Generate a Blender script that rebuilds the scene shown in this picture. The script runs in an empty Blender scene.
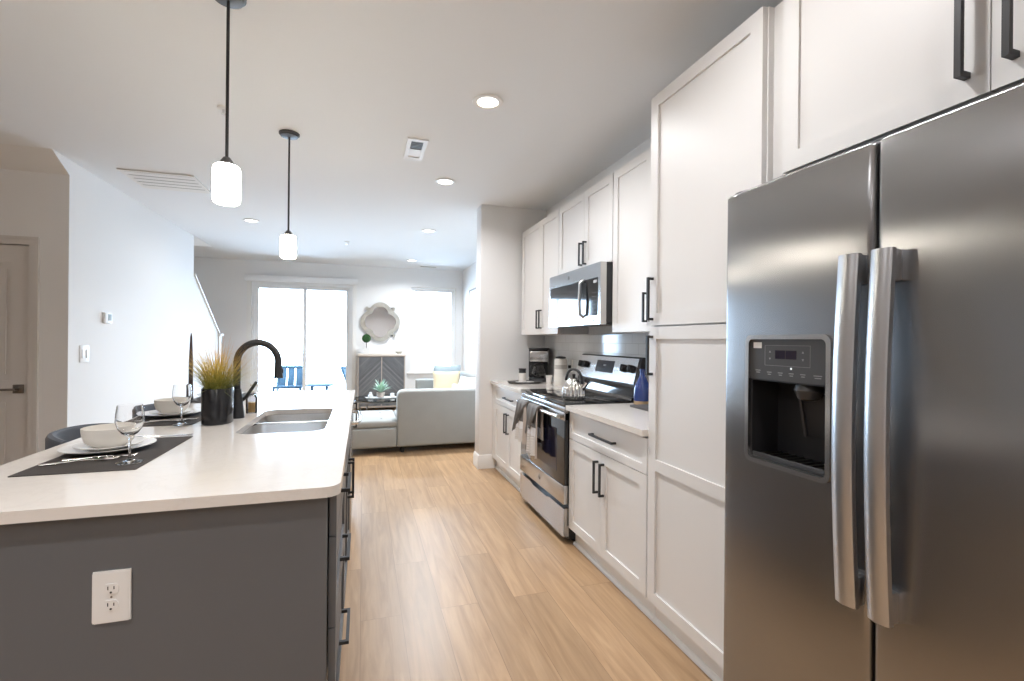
import bpy, bmesh, math, random
from mathutils import Vector, Matrix
random.seed(7)
SC = bpy.context.scene
COL = SC.collection
R = math.radians
PI = math.pi

# ------------------------------------------------------------------ camera
cam = bpy.data.objects.new('camera', bpy.data.cameras.new('camera'))
COL.objects.link(cam)
YAW, ROLL, CZ, FPX = 0.3020239, 0.0094513, 1.3326, 478.0
fw = Vector((math.sin(YAW), math.cos(YAW), 0))
r0 = Vector((math.cos(YAW), -math.sin(YAW), 0))
u0 = r0.cross(fw)
rt = r0 * math.cos(ROLL) + u0 * math.sin(ROLL)
up = -r0 * math.sin(ROLL) + u0 * math.cos(ROLL)
M = Matrix((rt, up, -fw)).transposed().to_4x4()
M.translation = Vector((0, 0, CZ))
cam.matrix_world = M
cam.data.sensor_width = 36.0
cam.data.lens = FPX / 1024 * 36.0
cam.data.clip_start = 0.05
SC.camera = cam

# ------------------------------------------------------------------ world, exposure
SC.view_settings.view_transform = 'Standard'
SC.view_settings.look = 'None'
SC.view_settings.gamma = 1.0
SC.view_settings.use_curve_mapping = False
SC.view_settings.exposure = 0.0
W = bpy.data.worlds.new('daylight')
SC.world = W
W.use_nodes = True
bg = W.node_tree.nodes['Background']
bg.inputs['Color'].default_value = (0.60, 0.80, 1.0, 1)
bg.inputs['Strength'].default_value = 25.0
SC.cycles.use_denoising = True
SC.cycles.max_bounces = 10
SC.cycles.diffuse_bounces = 6
SC.cycles.transparent_max_bounces = 16
SC.cycles.caustics_reflective = False
SC.cycles.caustics_refractive = False
SC.cycles.sample_clamp_indirect = 6.0
DOWNLIGHT_W = 20.0
PENDANT_W = 0.3
WARM = (0.99, 0.985, 1.0)

def portal(name, loc, rot, sx, sy):
    l = bpy.data.lights.new(name, 'AREA')
    l.shape = 'RECTANGLE'; l.size = sx; l.size_y = sy
    l.cycles.is_portal = True
    o = bpy.data.objects.new(name, l); COL.objects.link(o)
    o.location = loc; o.rotation_euler = rot
    return o

# ------------------------------------------------------------------ materials
def new_mat(name):
    m = bpy.data.materials.new(name); m.use_nodes = True
    nt = m.node_tree
    return m, nt, nt.nodes['Principled BSDF']

def N(nt, t, **kw):
    n = nt.nodes.new(t)
    for k, v in kw.items():
        if hasattr(n, k) and k not in n.inputs: setattr(n, k, v)
        else: n.inputs[k].default_value = v
    return n

def plain(name, col, rough=0.5, metal=0.0, bump=0.0, bscale=200.0, vary=0.0, vscale=3.0, spec=0.5, coat=0.0, sheen=0.0):
    m, nt, b = new_mat(name)
    b.inputs['Base Color'].default_value = (*col, 1)
    b.inputs['Roughness'].default_value = rough
    b.inputs['Metallic'].default_value = metal
    b.inputs['Specular IOR Level'].default_value = spec
    if coat: b.inputs['Coat Weight'].default_value = coat; b.inputs['Coat Roughness'].default_value = 0.05
    if sheen: b.inputs['Sheen Weight'].default_value = sheen
    tc = N(nt, 'ShaderNodeTexCoord')
    if vary:
        n = N(nt, 'ShaderNodeTexNoise', Scale=vscale, Detail=4.0)
        nt.links.new(tc.outputs['Object'], n.inputs['Vector'])
        mx = N(nt, 'ShaderNodeMix', data_type='RGBA')
        mx.inputs[6].default_value = (*[c * (1 - vary) for c in col], 1)
        mx.inputs[7].default_value = (*[min(1, c * (1 + vary)) for c in col], 1)
        nt.links.new(n.outputs['Fac'], mx.inputs[0])
        nt.links.new(mx.outputs[2], b.inputs['Base Color'])
    if bump:
        n = N(nt, 'ShaderNodeTexNoise', Scale=bscale, Detail=2.0)
        nt.links.new(tc.outputs['Object'], n.inputs['Vector'])
        bp = N(nt, 'ShaderNodeBump', Strength=bump, Distance=0.002)
        nt.links.new(n.outputs['Fac'], bp.inputs['Height'])
        nt.links.new(bp.outputs['Normal'], b.inputs['Normal'])
    return m

def emit(name, col, s):
    m, nt, b = new_mat(name)
    b.inputs['Base Color'].default_value = (*col, 1)
    b.inputs['Emission Color'].default_value = (*col, 1)
    b.inputs['Emission Strength'].default_value = s
    return m

def glass(name, col=(1, 1, 1), rough=0.0, ior=1.45):
    m, nt, b = new_mat(name)
    b.inputs['Base Color'].default_value = (*col, 1)
    b.inputs['Roughness'].default_value = rough
    b.inputs['Transmission Weight'].default_value = 1.0
    b.inputs['IOR'].default_value = ior
    return m

def thin_glass(name, tint=(0.97, 0.98, 1.0), refl=1.45):
    m, nt, b = new_mat(name)
    nt.nodes.remove(b)
    out = nt.nodes['Material Output']
    t = N(nt, 'ShaderNodeBsdfTransparent'); t.inputs['Color'].default_value = (*tint, 1)
    g = N(nt, 'ShaderNodeBsdfGlossy'); g.inputs['Roughness'].default_value = 0.02
    f = N(nt, 'ShaderNodeFresnel', IOR=refl)
    mx = N(nt, 'ShaderNodeMixShader')
    nt.links.new(f.outputs[0], mx.inputs[0]); nt.links.new(t.outputs[0], mx.inputs[1])
    nt.links.new(g.outputs[0], mx.inputs[2]); nt.links.new(mx.outputs[0], out.inputs[0])
    return m

def steel(name, col=(0.60, 0.60, 0.60), rough=0.27, axis='Y', aniso=0.0, vary=0.1):
    """brushed stainless: highlights spread along the horizontal, fine uneven brushing"""
    m, nt, b = new_mat(name)
    b.inputs['Metallic'].default_value = 1.0
    b.inputs['Base Color'].default_value = (*col, 1)
    geo = N(nt, 'ShaderNodeNewGeometry')
    mp = N(nt, 'ShaderNodeMapping')
    mp.inputs['Scale'].default_value = {'X': (2, 90, 90), 'Y': (90, 2, 90), 'Z': (90, 90, 2)}[axis]
    nt.links.new(geo.outputs['Position'], mp.inputs['Vector'])
    n = N(nt, 'ShaderNodeTexNoise', Scale=1.0, Detail=3.0)
    nt.links.new(mp.outputs[0], n.inputs['Vector'])
    mr = N(nt, 'ShaderNodeMapRange')
    mr.inputs['To Min'].default_value = rough * (1 - vary); mr.inputs['To Max'].default_value = rough * (1 + vary)
    nt.links.new(n.outputs['Fac'], mr.inputs['Value']); nt.links.new(mr.outputs[0], b.inputs['Roughness'])
    if aniso:
        b.inputs['Anisotropic'].default_value = aniso
        tg = N(nt, 'ShaderNodeTangent', direction_type='RADIAL', axis='Z')
        nt.links.new(tg.outputs[0], b.inputs['Tangent'])
    return m

def floor_mat():
    m, nt, b = new_mat('oak_planks')
    geo = N(nt, 'ShaderNodeNewGeometry')
    sep = N(nt, 'ShaderNodeSeparateXYZ'); nt.links.new(geo.outputs['Position'], sep.inputs[0])
    cmb = N(nt, 'ShaderNodeCombineXYZ')
    nt.links.new(sep.outputs['Y'], cmb.inputs['X']); nt.links.new(sep.outputs['X'], cmb.inputs['Y'])
    br = N(nt, 'ShaderNodeTexBrick', Scale=1.0)
    br.offset = 0.37; br.offset_frequency = 2
    br.inputs['Brick Width'].default_value = 1.45; br.inputs['Row Height'].default_value = 0.19
    br.inputs['Mortar Size'].default_value = 0.0012; br.inputs['Mortar Smooth'].default_value = 0.1
    br.inputs['Color1'].default_value = (0.0, 0.0, 0.0, 1); br.inputs['Color2'].default_value = (1, 1, 1, 1)
    br.inputs['Mortar'].default_value = (0.5, 0.5, 0.5, 1)
    nt.links.new(cmb.outputs[0], br.inputs['Vector'])
    # grain, shifted per plank
    mp = N(nt, 'ShaderNodeMapping'); mp.inputs['Scale'].default_value = (1.6, 22, 1)
    nt.links.new(cmb.outputs[0], mp.inputs['Vector'])
    add = N(nt, 'ShaderNodeVectorMath', operation='MULTIPLY_ADD')
    add.inputs[1].default_value = (37, 17, 5)
    nt.links.new(br.outputs['Color'], add.inputs[0]); nt.links.new(mp.outputs[0], add.inputs[2])
    n1 = N(nt, 'ShaderNodeTexNoise', Scale=1.0, Detail=6.0, Roughness=0.6, Distortion=0.9)
    nt.links.new(add.outputs[0], n1.inputs['Vector'])
    n2 = N(nt, 'ShaderNodeTexNoise', Scale=2.2, Detail=2.0); nt.links.new(cmb.outputs[0], n2.inputs['Vector'])
    ramp = N(nt, 'ShaderNodeValToRGB')
    e = ramp.color_ramp.elements
    e[0].position = 0.25; e[0].color = (0.315, 0.188, 0.098, 1)
    e[1].position = 0.75; e[1].color = (0.55, 0.37, 0.215, 1)
    nt.links.new(n1.outputs['Fac'], ramp.inputs['Fac'])
    tone = N(nt, 'ShaderNodeMix', data_type='RGBA', blend_type='MULTIPLY'); tone.inputs[0].default_value = 1.0
    rr = N(nt, 'ShaderNodeMapRange'); rr.inputs['To Min'].default_value = 0.82; rr.inputs['To Max'].default_value = 1.06
    nt.links.new(br.outputs['Color'], rr.inputs['Value'])
    nt.links.new(ramp.outputs[0], tone.inputs[6]); nt.links.new(rr.outputs[0], tone.inputs[7])
    seam = N(nt, 'ShaderNodeMix', data_type='RGBA')
    seam.inputs[7].default_value = (0.22, 0.13, 0.07, 1)
    nt.links.new(br.outputs['Fac'], seam.inputs[0]); nt.links.new(tone.outputs[2], seam.inputs[6])
    nt.links.new(seam.outputs[2], b.inputs['Base Color'])
    mr = N(nt, 'ShaderNodeMapRange'); mr.inputs['To Min'].default_value = 0.30; mr.inputs['To Max'].default_value = 0.42
    nt.links.new(n1.outputs['Fac'], mr.inputs['Value']); nt.links.new(mr.outputs[0], b.inputs['Roughness'])
    bp = N(nt, 'ShaderNodeBump', Strength=0.12, Distance=0.001)
    nt.links.new(n1.outputs['Fac'], bp.inputs['Height']); nt.links.new(bp.outputs[0], b.inputs['Normal'])
    return m

def tile_mat():
    m, nt, b = new_mat('subway_tile')
    geo = N(nt, 'ShaderNodeNewGeometry')
    sep = N(nt, 'ShaderNodeSeparateXYZ'); nt.links.new(geo.outputs['Position'], sep.inputs[0])
    cmb = N(nt, 'ShaderNodeCombineXYZ')
    nt.links.new(sep.outputs['Y'], cmb.inputs['X']); nt.links.new(sep.outputs['Z'], cmb.inputs['Y'])
    mp = N(nt, 'ShaderNodeMapping'); mp.inputs['Location'].default_value = (0.03, -0.914 - 0.012, 0)
    nt.links.new(cmb.outputs[0], mp.inputs['Vector'])
    br = N(nt, 'ShaderNodeTexBrick', Scale=1.0); br.offset = 0.5
    br.inputs['Brick Width'].default_value = 0.172; br.inputs['Row Height'].default_value = 0.0785
    br.inputs['Mortar Size'].default_value = 0.0022; br.inputs['Mortar Smooth'].default_value = 0.2
    br.inputs['Color1'].default_value = (0.66, 0.67, 0.68, 1); br.inputs['Color2'].default_value = (0.70, 0.71, 0.72, 1)
    br.inputs['Mortar'].default_value = (0.47, 0.47, 0.47, 1)
    nt.links.new(mp.outputs[0], br.inputs['Vector'])
    nt.links.new(br.outputs['Color'], b.inputs['Base Color'])
    mr = N(nt, 'ShaderNodeMapRange'); mr.inputs['To Min'].default_value = 0.08; mr.inputs['To Max'].default_value = 0.7
    nt.links.new(br.outputs['Fac'], mr.inputs['Value']); nt.links.new(mr.outputs[0], b.inputs['Roughness'])
    bp = N(nt, 'ShaderNodeBump', Strength=0.4, Distance=0.002, invert=True)
    nt.links.new(br.outputs['Fac'], bp.inputs['Height']); nt.links.new(bp.outputs[0], b.inputs['Normal'])
    return m

def quartz_mat():
    m, nt, b = new_mat('white_quartz')
    geo = N(nt, 'ShaderNodeNewGeometry')
    n1 = N(nt, 'ShaderNodeTexNoise', Scale=3.2, Detail=6.0, Roughness=0.65, Distortion=1.6)
    nt.links.new(geo.outputs['Position'], n1.inputs['Vector'])
    ramp = N(nt, 'ShaderNodeValToRGB'); e = ramp.color_ramp.elements
    e[0].position = 0.47; e[0].color = (0.75, 0.71, 0.665, 1)
    e[1].position = 0.53; e[1].color = (0.75, 0.71, 0.665, 1)
    k = ramp.color_ramp.elements.new(0.50); k.color = (0.725, 0.683, 0.637, 1)
    nt.links.new(n1.outputs['Fac'], ramp.inputs['Fac'])
    nt.links.new(ramp.outputs[0], b.inputs['Base Color'])
    b.inputs['Roughness'].default_value = 0.12
    return m

def fabric_mat(name, col, col2=None, scale=260.0, rough=0.9, bump=0.35):
    m, nt, b = new_mat(name)
    tc = N(nt, 'ShaderNodeTexCoord')
    n = N(nt, 'ShaderNodeTexNoise', Scale=scale, Detail=2.0); nt.links.new(tc.outputs['Object'], n.inputs['Vector'])
    n2 = N(nt, 'ShaderNodeTexNoise', Scale=6.0, Detail=3.0); nt.links.new(tc.outputs['Object'], n2.inputs['Vector'])
    mx = N(nt, 'ShaderNodeMix', data_type='RGBA')
    c2 = col2 or tuple(min(1, c * 1.15) for c in col)
    mx.inputs[6].default_value = (*[c * 0.88 for c in col], 1); mx.inputs[7].default_value = (*c2, 1)
    ad = N(nt, 'ShaderNodeMath', operation='ADD'); hf = N(nt, 'ShaderNodeMath', operation='MULTIPLY'); hf.inputs[1].default_value = 0.5
    nt.links.new(n.outputs['Fac'], ad.inputs[0]); nt.links.new(n2.outputs['Fac'], ad.inputs[1])
    nt.links.new(ad.outputs[0], hf.inputs[0]); nt.links.new(hf.outputs[0], mx.inputs[0])
    nt.links.new(mx.outputs[2], b.inputs['Base Color'])
    b.inputs['Roughness'].default_value = rough; b.inputs['Sheen Weight'].default_value = 0.15
    bp = N(nt, 'ShaderNodeBump', Strength=bump, Distance=0.001)
    nt.links.new(n.outputs['Fac'], bp.inputs['Height']); nt.links.new(bp.outputs[0], b.inputs['Normal'])
    return m

def weave_mat(name, c1, c2, scale):
    m, nt, b = new_mat(name)
    tc = N(nt, 'ShaderNodeTexCoord')
    ck = N(nt, 'ShaderNodeTexChecker', Scale=scale)
    ck.inputs['Color1'].default_value = (*c1, 1); ck.inputs['Color2'].default_value = (*c2, 1)
    nt.links.new(tc.outputs['Object'], ck.inputs['Vector'])
    nt.links.new(ck.outputs['Color'], b.inputs['Base Color'])
    b.inputs['Roughness'].default_value = 0.85
    return m

def chevron_mat():
    m, nt, b = new_mat('chevron_boards')
    tc = N(nt, 'ShaderNodeTexCoord')
    sep = N(nt, 'ShaderNodeSeparateXYZ'); nt.links.new(tc.outputs['Object'], sep.inputs[0])
    ab = N(nt, 'ShaderNodeMath', operation='ABSOLUTE'); nt.links.new(sep.outputs['X'], ab.inputs[0])
    s = N(nt, 'ShaderNodeMath', operation='ADD'); nt.links.new(ab.outputs[0], s.inputs[0]); nt.links.new(sep.outputs['Z'], s.inputs[1])
    d = N(nt, 'ShaderNodeMath', operation='SUBTRACT'); nt.links.new(sep.outputs['Z'], d.inputs[0]); nt.links.new(ab.outputs[0], d.inputs[1])
    k = N(nt, 'ShaderNodeMath', operation='MULTIPLY'); k.inputs[1].default_value = 21.0; nt.links.new(s.outputs[0], k.inputs[0])
    fl = N(nt, 'ShaderNodeMath', operation='FLOOR'); nt.links.new(k.outputs[0], fl.inputs[0])
    fr = N(nt, 'ShaderNodeMath', operation='FRACT'); nt.links.new(k.outputs[0], fr.inputs[0])
    wn = N(nt, 'ShaderNodeTexWhiteNoise', noise_dimensions='1D'); nt.links.new(fl.outputs[0], wn.inputs['W'])
    gt = N(nt, 'ShaderNodeMath', operation='LESS_THAN'); gt.inputs[1].default_value = 0.09; nt.links.new(fr.outputs[0], gt.inputs[0])
    c = N(nt, 'ShaderNodeCombineXYZ'); nt.links.new(fl.outputs[0], c.inputs[0]); nt.links.new(d.outputs[0], c.inputs[1]); nt.links.new(s.outputs[0], c.inputs[2])
    mp = N(nt, 'ShaderNodeMapping'); mp.inputs['Scale'].default_value = (1, 5, 60); nt.links.new(c.outputs[0], mp.inputs[0])
    gn = N(nt, 'ShaderNodeTexNoise', Scale=1.0, Detail=3.0); nt.links.new(mp.outputs[0], gn.inputs['Vector'])
    ad = N(nt, 'ShaderNodeMath', operation='MULTIPLY_ADD'); ad.inputs[1].default_value = 0.5
    nt.links.new(wn.outputs['Value'], ad.inputs[0]); nt.links.new(gn.outputs['Fac'], ad.inputs[2])
    ramp = N(nt, 'ShaderNodeValToRGB'); e = ramp.color_ramp.elements
    e[0].position = 0.3; e[0].color = (0.075, 0.078, 0.083, 1); e[1].position = 1.0; e[1].color = (0.17, 0.175, 0.185, 1)
    nt.links.new(ad.outputs[0], ramp.inputs['Fac'])
    mx = N(nt, 'ShaderNodeMix', data_type='RGBA'); mx.inputs[7].default_value = (0.07, 0.07, 0.075, 1)
    nt.links.new(gt.outputs[0], mx.inputs[0]); nt.links.new(ramp.outputs[0], mx.inputs[6])
    nt.links.new(mx.outputs[2], b.inputs['Base Color'])
    b.inputs['Roughness'].default_value = 0.5
    return m

def banded_mat(name, bands, rough=0.5, axis='Z', coat=0.0):
    """colours by object height: bands = [(upper limit, colour), ...]"""
    m, nt, b = new_mat(name)
    tc = N(nt, 'ShaderNodeTexCoord'); sep = N(nt, 'ShaderNodeSeparateXYZ')
    nt.links.new(tc.outputs['Object'], sep.inputs[0])
    src = None
    for lim, c in reversed(bands):
        if src is None:
            src = N(nt, 'ShaderNodeRGB'); src.outputs[0].default_value = (*c, 1); o = src.outputs[0]; continue
        lt = N(nt, 'ShaderNodeMath', operation='LESS_THAN'); lt.inputs[1].default_value = lim
        nt.links.new(sep.outputs[axis], lt.inputs[0])
        mx = N(nt, 'ShaderNodeMix', data_type='RGBA'); mx.inputs[7].default_value = (*c, 1)
        nt.links.new(lt.outputs[0], mx.inputs[0]); nt.links.new(o, mx.inputs[6]); o = mx.outputs[2]
    nt.links.new(o, b.inputs['Base Color'])
    b.inputs['Roughness'].default_value = rough
    if coat: b.inputs['Coat Weight'].default_value = coat
    return m

MT = {}
MT['wall'] = plain('wall_paint', (0.80, 0.80, 0.80), 0.85, bump=0.05, bscale=160)
MT['ceiling'] = plain('ceiling_paint', (0.80, 0.82, 0.84), 0.9, bump=0.05, bscale=160)
MT['trim'] = plain('white_trim_paint', (0.80, 0.79, 0.77), 0.45)
MT['cab'] = plain('white_cabinet_paint', (0.77, 0.76, 0.745), 0.42)
MT['grey_cab'] = plain('grey_cabinet_paint', (0.122, 0.126, 0.132), 0.45, vary=0.03)
MT['black'] = plain('matte_black_metal', (0.018, 0.018, 0.02), 0.45)
MT['blackgloss'] = plain('black_glass', (0.006, 0.006, 0.007), 0.06, coat=0.5)
MT['blackplastic'] = plain('black_plastic', (0.02, 0.02, 0.022), 0.4)
MT['charcoal'] = plain('charcoal_plastic', (0.05, 0.05, 0.052), 0.4)
MT['darkgrey'] = plain('dark_grey_metal', (0.07, 0.07, 0.075), 0.5)
MT['steel'] = steel('brushed_stainless', (0.56, 0.555, 0.55), 0.24, 'Y', 0.6)
MT['steel_door'] = steel('brushed_stainless_door', (0.36, 0.362, 0.37), 0.26, 'Y', 0.90, 0.0)
MT['steel_z'] = steel('brushed_stainless_upright', (0.55, 0.56, 0.58), 0.33, 'Z')
MT['sink'] = steel('satin_steel', (0.76, 0.75, 0.74), 0.30, 'X')
MT['chrome'] = plain('polished_steel', (0.75, 0.74, 0.72), 0.09, 1.0)
MT['silver'] = plain('silver_cutlery', (0.82, 0.81, 0.80), 0.22, 1.0)
MT['nickel'] = plain('dark_nickel', (0.22, 0.20, 0.18), 0.3, 1.0)
MT['quartz'] = quartz_mat()
MT['floor'] = floor_mat()
MT['tile'] = tile_mat()
MT['porcelain'] = plain('white_porcelain', (0.78, 0.77, 0.75), 0.16)
MT['bowlglaze'] = plain('cream_glaze', (0.70, 0.67, 0.62), 0.3)
MT['mat'] = weave_mat('woven_mat', (0.035, 0.029, 0.026), (0.062, 0.053, 0.048), 300)
MT['glass'] = glass('clear_glass')
MT['pane'] = thin_glass('window_glass')
MT['tableglass'] = thin_glass('tabletop_glass', (0.72, 0.80, 0.84), 1.6)
MT['vinyl'] = plain('white_vinyl', (0.82, 0.83, 0.84), 0.4)
MT['sofa'] = fabric_mat('pale_grey_upholstery', (0.31, 0.32, 0.31))
MT['stoolfab'] = fabric_mat('blue_grey_upholstery', (0.075, 0.085, 0.105))
MT['cream'] = fabric_mat('cream_cushion', (0.70, 0.60, 0.42), scale=150)
MT['bluegrey'] = fabric_mat('blue_grey_cushion', (0.34, 0.42, 0.47), scale=150)
MT['lightpat'] = fabric_mat('pale_cushion', (0.60, 0.66, 0.70), (0.82, 0.83, 0.84), scale=14)
MT['chevron'] = chevron_mat()
MT['washedwood'] = plain('washed_wood', (0.42, 0.36, 0.31), 0.6, vary=0.15, vscale=20)
MT['marble'] = plain('pale_stone', (0.72, 0.66, 0.60), 0.3, vary=0.06, vscale=8)
MT['champagne'] = plain('champagne_leaf', (0.58, 0.56, 0.51), 0.32, 0.9, vary=0.2, vscale=30)
MT['mirror'] = plain('mirror_glass', (0.85, 0.86, 0.87), 0.02, 1.0)
MT['shade'] = emit('lit_opal_glass', (1.0, 0.92, 0.78), 42.0)
MT['diffuser'] = emit('lit_diffuser', (1.0, 0.90, 0.76), 9.0)
MT['patio'] = plain('blue_patio_frame', (0.018, 0.036, 0.052), 0.6, spec=0.1)
MT['deck'] = plain('pale_deck', (0.30, 0.31, 0.32), 0.8)
MT['amber'] = plain('amber_soap', (0.78, 0.45, 0.13), 0.25)
MT['blueglaze'] = banded_mat('blue_glazed_stoneware', [(0.028, (0.42, 0.30, 0.18)), (9, (0.018, 0.045, 0.19))], 0.2, coat=0.6)
MT['slate'] = plain('dark_slate', (0.09, 0.088, 0.09), 0.6, vary=0.2, vscale=60)
MT['coffee'] = plain('brewed_coffee', (0.015, 0.009, 0.006), 0.2)
MT['cup'] = plain('white_ceramic_cup', (0.74, 0.71, 0.67), 0.35)
MT['greyband'] = banded_mat('white_canister', [(0.155, (0.74, 0.72, 0.68)), (0.195, (0.45, 0.43, 0.40)), (9, (0.74, 0.72, 0.68))], 0.4)
MT['candle'] = plain('dark_brown_wax', (0.05, 0.03, 0.025), 0.5)
MT['green'] = plain('boxwood_green', (0.03, 0.10, 0.03), 0.8, vary=0.4, vscale=60)
MT['bark'] = plain('thin_bark', (0.06, 0.04, 0.03), 0.8)
MT['paleleaf'] = plain('pale_green_leaf', (0.42, 0.60, 0.47), 0.5, vary=0.3, vscale=40)
MT['lcd'] = plain('dark_display', (0.012, 0.012, 0.03), 0.12)
MT['glyph'] = plain('pale_print', (0.30, 0.30, 0.30), 0.5)
MT['led'] = emit('white_led', (1, 1, 1), 2.0)
MT['artpaper'] = plain('pale_blue_print', (0.66, 0.74, 0.80), 0.5, vary=0.12, vscale=6)
MT['backdoor'] = plain('painted_door', (0.66, 0.64, 0.62), 0.45)

def grass_mat():
    m, nt, b = new_mat('ornamental_grass_blades')
    tc = N(nt, 'ShaderNodeTexCoord'); sep = N(nt, 'ShaderNodeSeparateXYZ'); nt.links.new(tc.outputs['Object'], sep.inputs[0])
    n = N(nt, 'ShaderNodeTexNoise', Scale=70.0); nt.links.new(tc.outputs['Object'], n.inputs['Vector'])
    ma = N(nt, 'ShaderNodeMath', operation='MULTIPLY_ADD'); ma.inputs[1].default_value = 0.16
    nt.links.new(n.outputs['Fac'], ma.inputs[0]); nt.links.new(sep.outputs['Z'], ma.inputs[2])
    mr = N(nt, 'ShaderNodeMapRange'); mr.inputs['From Min'].default_value = 0.20; mr.inputs['From Max'].default_value = 0.50
    nt.links.new(ma.outputs[0], mr.inputs['Value'])
    ramp = N(nt, 'ShaderNodeValToRGB'); e = ramp.color_ramp.elements
    e[0].position = 0.0; e[0].color = (0.05, 0.10, 0.02, 1)
    e[1].position = 1.0; e[1].color = (0.50, 0.16, 0.08, 1)
    for p, c in ((0.3, (0.30, 0.28, 0.05, 1)), (0.55, (0.66, 0.47, 0.10, 1)), (0.8, (0.72, 0.42, 0.12, 1))):
        k = ramp.color_ramp.elements.new(p); k.color = c
    nt.links.new(mr.outputs[0], ramp.inputs['Fac']); nt.links.new(ramp.outputs[0], b.inputs['Base Color'])
    b.inputs['Roughness'].default_value = 0.55
    return m
MT['grass'] = grass_mat()

def towel_mat():
    m, nt, b = new_mat('grey_and_cream_towel')
    tc = N(nt, 'ShaderNodeTexCoord'); sep = N(nt, 'ShaderNodeSeparateXYZ'); nt.links.new(tc.outputs['Object'], sep.inputs[0])
    ck = N(nt, 'ShaderNodeTexChecker', Scale=105.0); nt.links.new(tc.outputs['Object'], ck.inputs['Vector'])
    ck.inputs['Color1'].default_value = (0.84, 0.82, 0.80, 1); ck.inputs['Color2'].default_value = (0.52, 0.50, 0.48, 1)
    lt = N(nt, 'ShaderNodeMath', operation='GREATER_THAN'); lt.inputs[1].default_value = -0.14
    nt.links.new(sep.outputs['Z'], lt.inputs[0])
    l2 = N(nt, 'ShaderNodeMath', operation='GREATER_THAN'); l2.inputs[1].default_value = -0.20
    nt.links.new(sep.outputs['Z'], l2.inputs[0])
    m0 = N(nt, 'ShaderNodeMix', data_type='RGBA'); m0.inputs[7].default_value = (0.80, 0.80, 0.82, 1)
    nt.links.new(l2.outputs[0], m0.inputs[0]); nt.links.new(ck.outputs[0], m0.inputs[6])
    m1 = N(nt, 'ShaderNodeMix', data_type='RGBA'); m1.inputs[7].default_value = (0.17, 0.16, 0.155, 1)
    nt.links.new(lt.outputs[0], m1.inputs[0]); nt.links.new(m0.outputs[2], m1.inputs[6])
    # tan border along one side
    l3 = N(nt, 'ShaderNodeMath', operation='LESS_THAN'); l3.inputs[1].default_value = -0.065
    nt.links.new(sep.outputs['Y'], l3.inputs[0])
    m2 = N(nt, 'ShaderNodeMix', data_type='RGBA'); m2.inputs[7].default_value = (0.47, 0.40, 0.35, 1)
    nt.links.new(l3.outputs[0], m2.inputs[0]); nt.links.new(m1.outputs[2], m2.inputs[6])
    nt.links.new(m2.outputs[2], b.inputs['Base Color'])
    b.inputs['Roughness'].default_value = 0.95
    return m
MT['towel'] = towel_mat()
MT['towelgrey'] = fabric_mat('grey_towelling', (0.15, 0.145, 0.14))

# ------------------------------------------------------------------ mesh helpers
def BM(): return bmesh.new()

def box(bm, x0, x1, y0, y1, z0, z1, bev=0.0, seg=2):
    mt = Matrix.Translation(((x0 + x1) / 2, (y0 + y1) / 2, (z0 + z1) / 2)) @ Matrix.Diagonal((abs(x1 - x0), abs(y1 - y0), abs(z1 - z0), 1))
    vs = bmesh.ops.create_cube(bm, size=1.0, matrix=mt)['verts']
    if bev:
        es = {e for v in vs for e in v.link_edges}
        bmesh.ops.bevel(bm, geom=list(es), offset=bev, segments=seg, profile=0.5, affect='EDGES')
    return bm

AX = {'X': lambda u, v, w: (w, u, v), 'Y': lambda u, v, w: (u, w, v), 'Z': lambda u, v, w: (u, v, w)}

def prism(bm, outline, axis, lo, hi, holes=()):
    f = AX[axis]
    es = []
    for lp in [outline, *holes]:
        vs = [bm.verts.new(f(u, v, lo)) for u, v in lp]
        es += [bm.edges.new((vs[i], vs[(i + 1) % len(vs)])) for i in range(len(vs))]
    g = bmesh.ops.triangle_fill(bm, edges=es, use_beauty=True)
    faces = [x for x in g['geom'] if isinstance(x, bmesh.types.BMFace)]
    if not holes:
        pass
    ex = bmesh.ops.extrude_face_region(bm, geom=faces)
    vs = [x for x in ex['geom'] if isinstance(x, bmesh.types.BMVert)]
    d = Vector(f(0, 0, hi)) - Vector(f(0, 0, lo))
    bmesh.ops.translate(bm, verts=vs, vec=d)
    bmesh.ops.recalc_face_normals(bm, faces=bm.faces[:])
    return bm

def rrect(x0, x1, y0, y1, r, n=6):
    p = []
    for cx, cy, a in ((x1 - r, y1 - r, 0), (x0 + r, y1 - r, 90), (x0 + r, y0 + r, 180), (x1 - r, y0 + r, 270)):
        for i in range(n + 1):
            t = R(a + 90 * i / n); p.append((cx + r * math.cos(t), cy + r * math.sin(t)))
    return p

def ring_pts(cx, cy, rx, ry=None, n=32):
    ry = ry or rx
    return [(cx + rx * math.cos(2 * PI * i / n), cy + ry * math.sin(2 * PI * i / n)) for i in range(n)]

def lathe(bm, prof, n=36, c=(0, 0, 0), lobes=0, amp=0.0, sx=1.0, sy=1.0, closed=False):
    rings = []
    for r, z in prof:
        if r <= 1e-6: rings.append([bm.verts.new((c[0], c[1], c[2] + z))]); continue
        ring = []
        for i in range(n):
            a = 2 * PI * i / n
            k = r * (1 + (amp * (abs(math.cos(a * lobes / 2)) - 0.6) if lobes else 0))
            ring.append(bm.verts.new((c[0] + k * math.cos(a) * sx, c[1] + k * math.sin(a) * sy, c[2] + z)))
        rings.append(ring)
    pairs = list(zip(rings, rings[1:])) + ([(rings[-1], rings[0])] if closed else [])
    for a, b in pairs:
        if len(a) == 1 and len(b) == 1: continue
        for i in range(n):
            j = (i + 1) % n
            if len(a) == 1: bm.faces.new((a[0], b[i], b[j]))
            elif len(b) == 1: bm.faces.new((a[i], a[j], b[0]))
            else: bm.faces.new((a[i], a[j], b[j], b[i]))
    if not closed:
        for rg in (rings[0], rings[-1]):
            if len(rg) > 2: bm.faces.new(rg)
    bmesh.ops.recalc_face_normals(bm, faces=bm.faces[:])
    return bm

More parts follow.
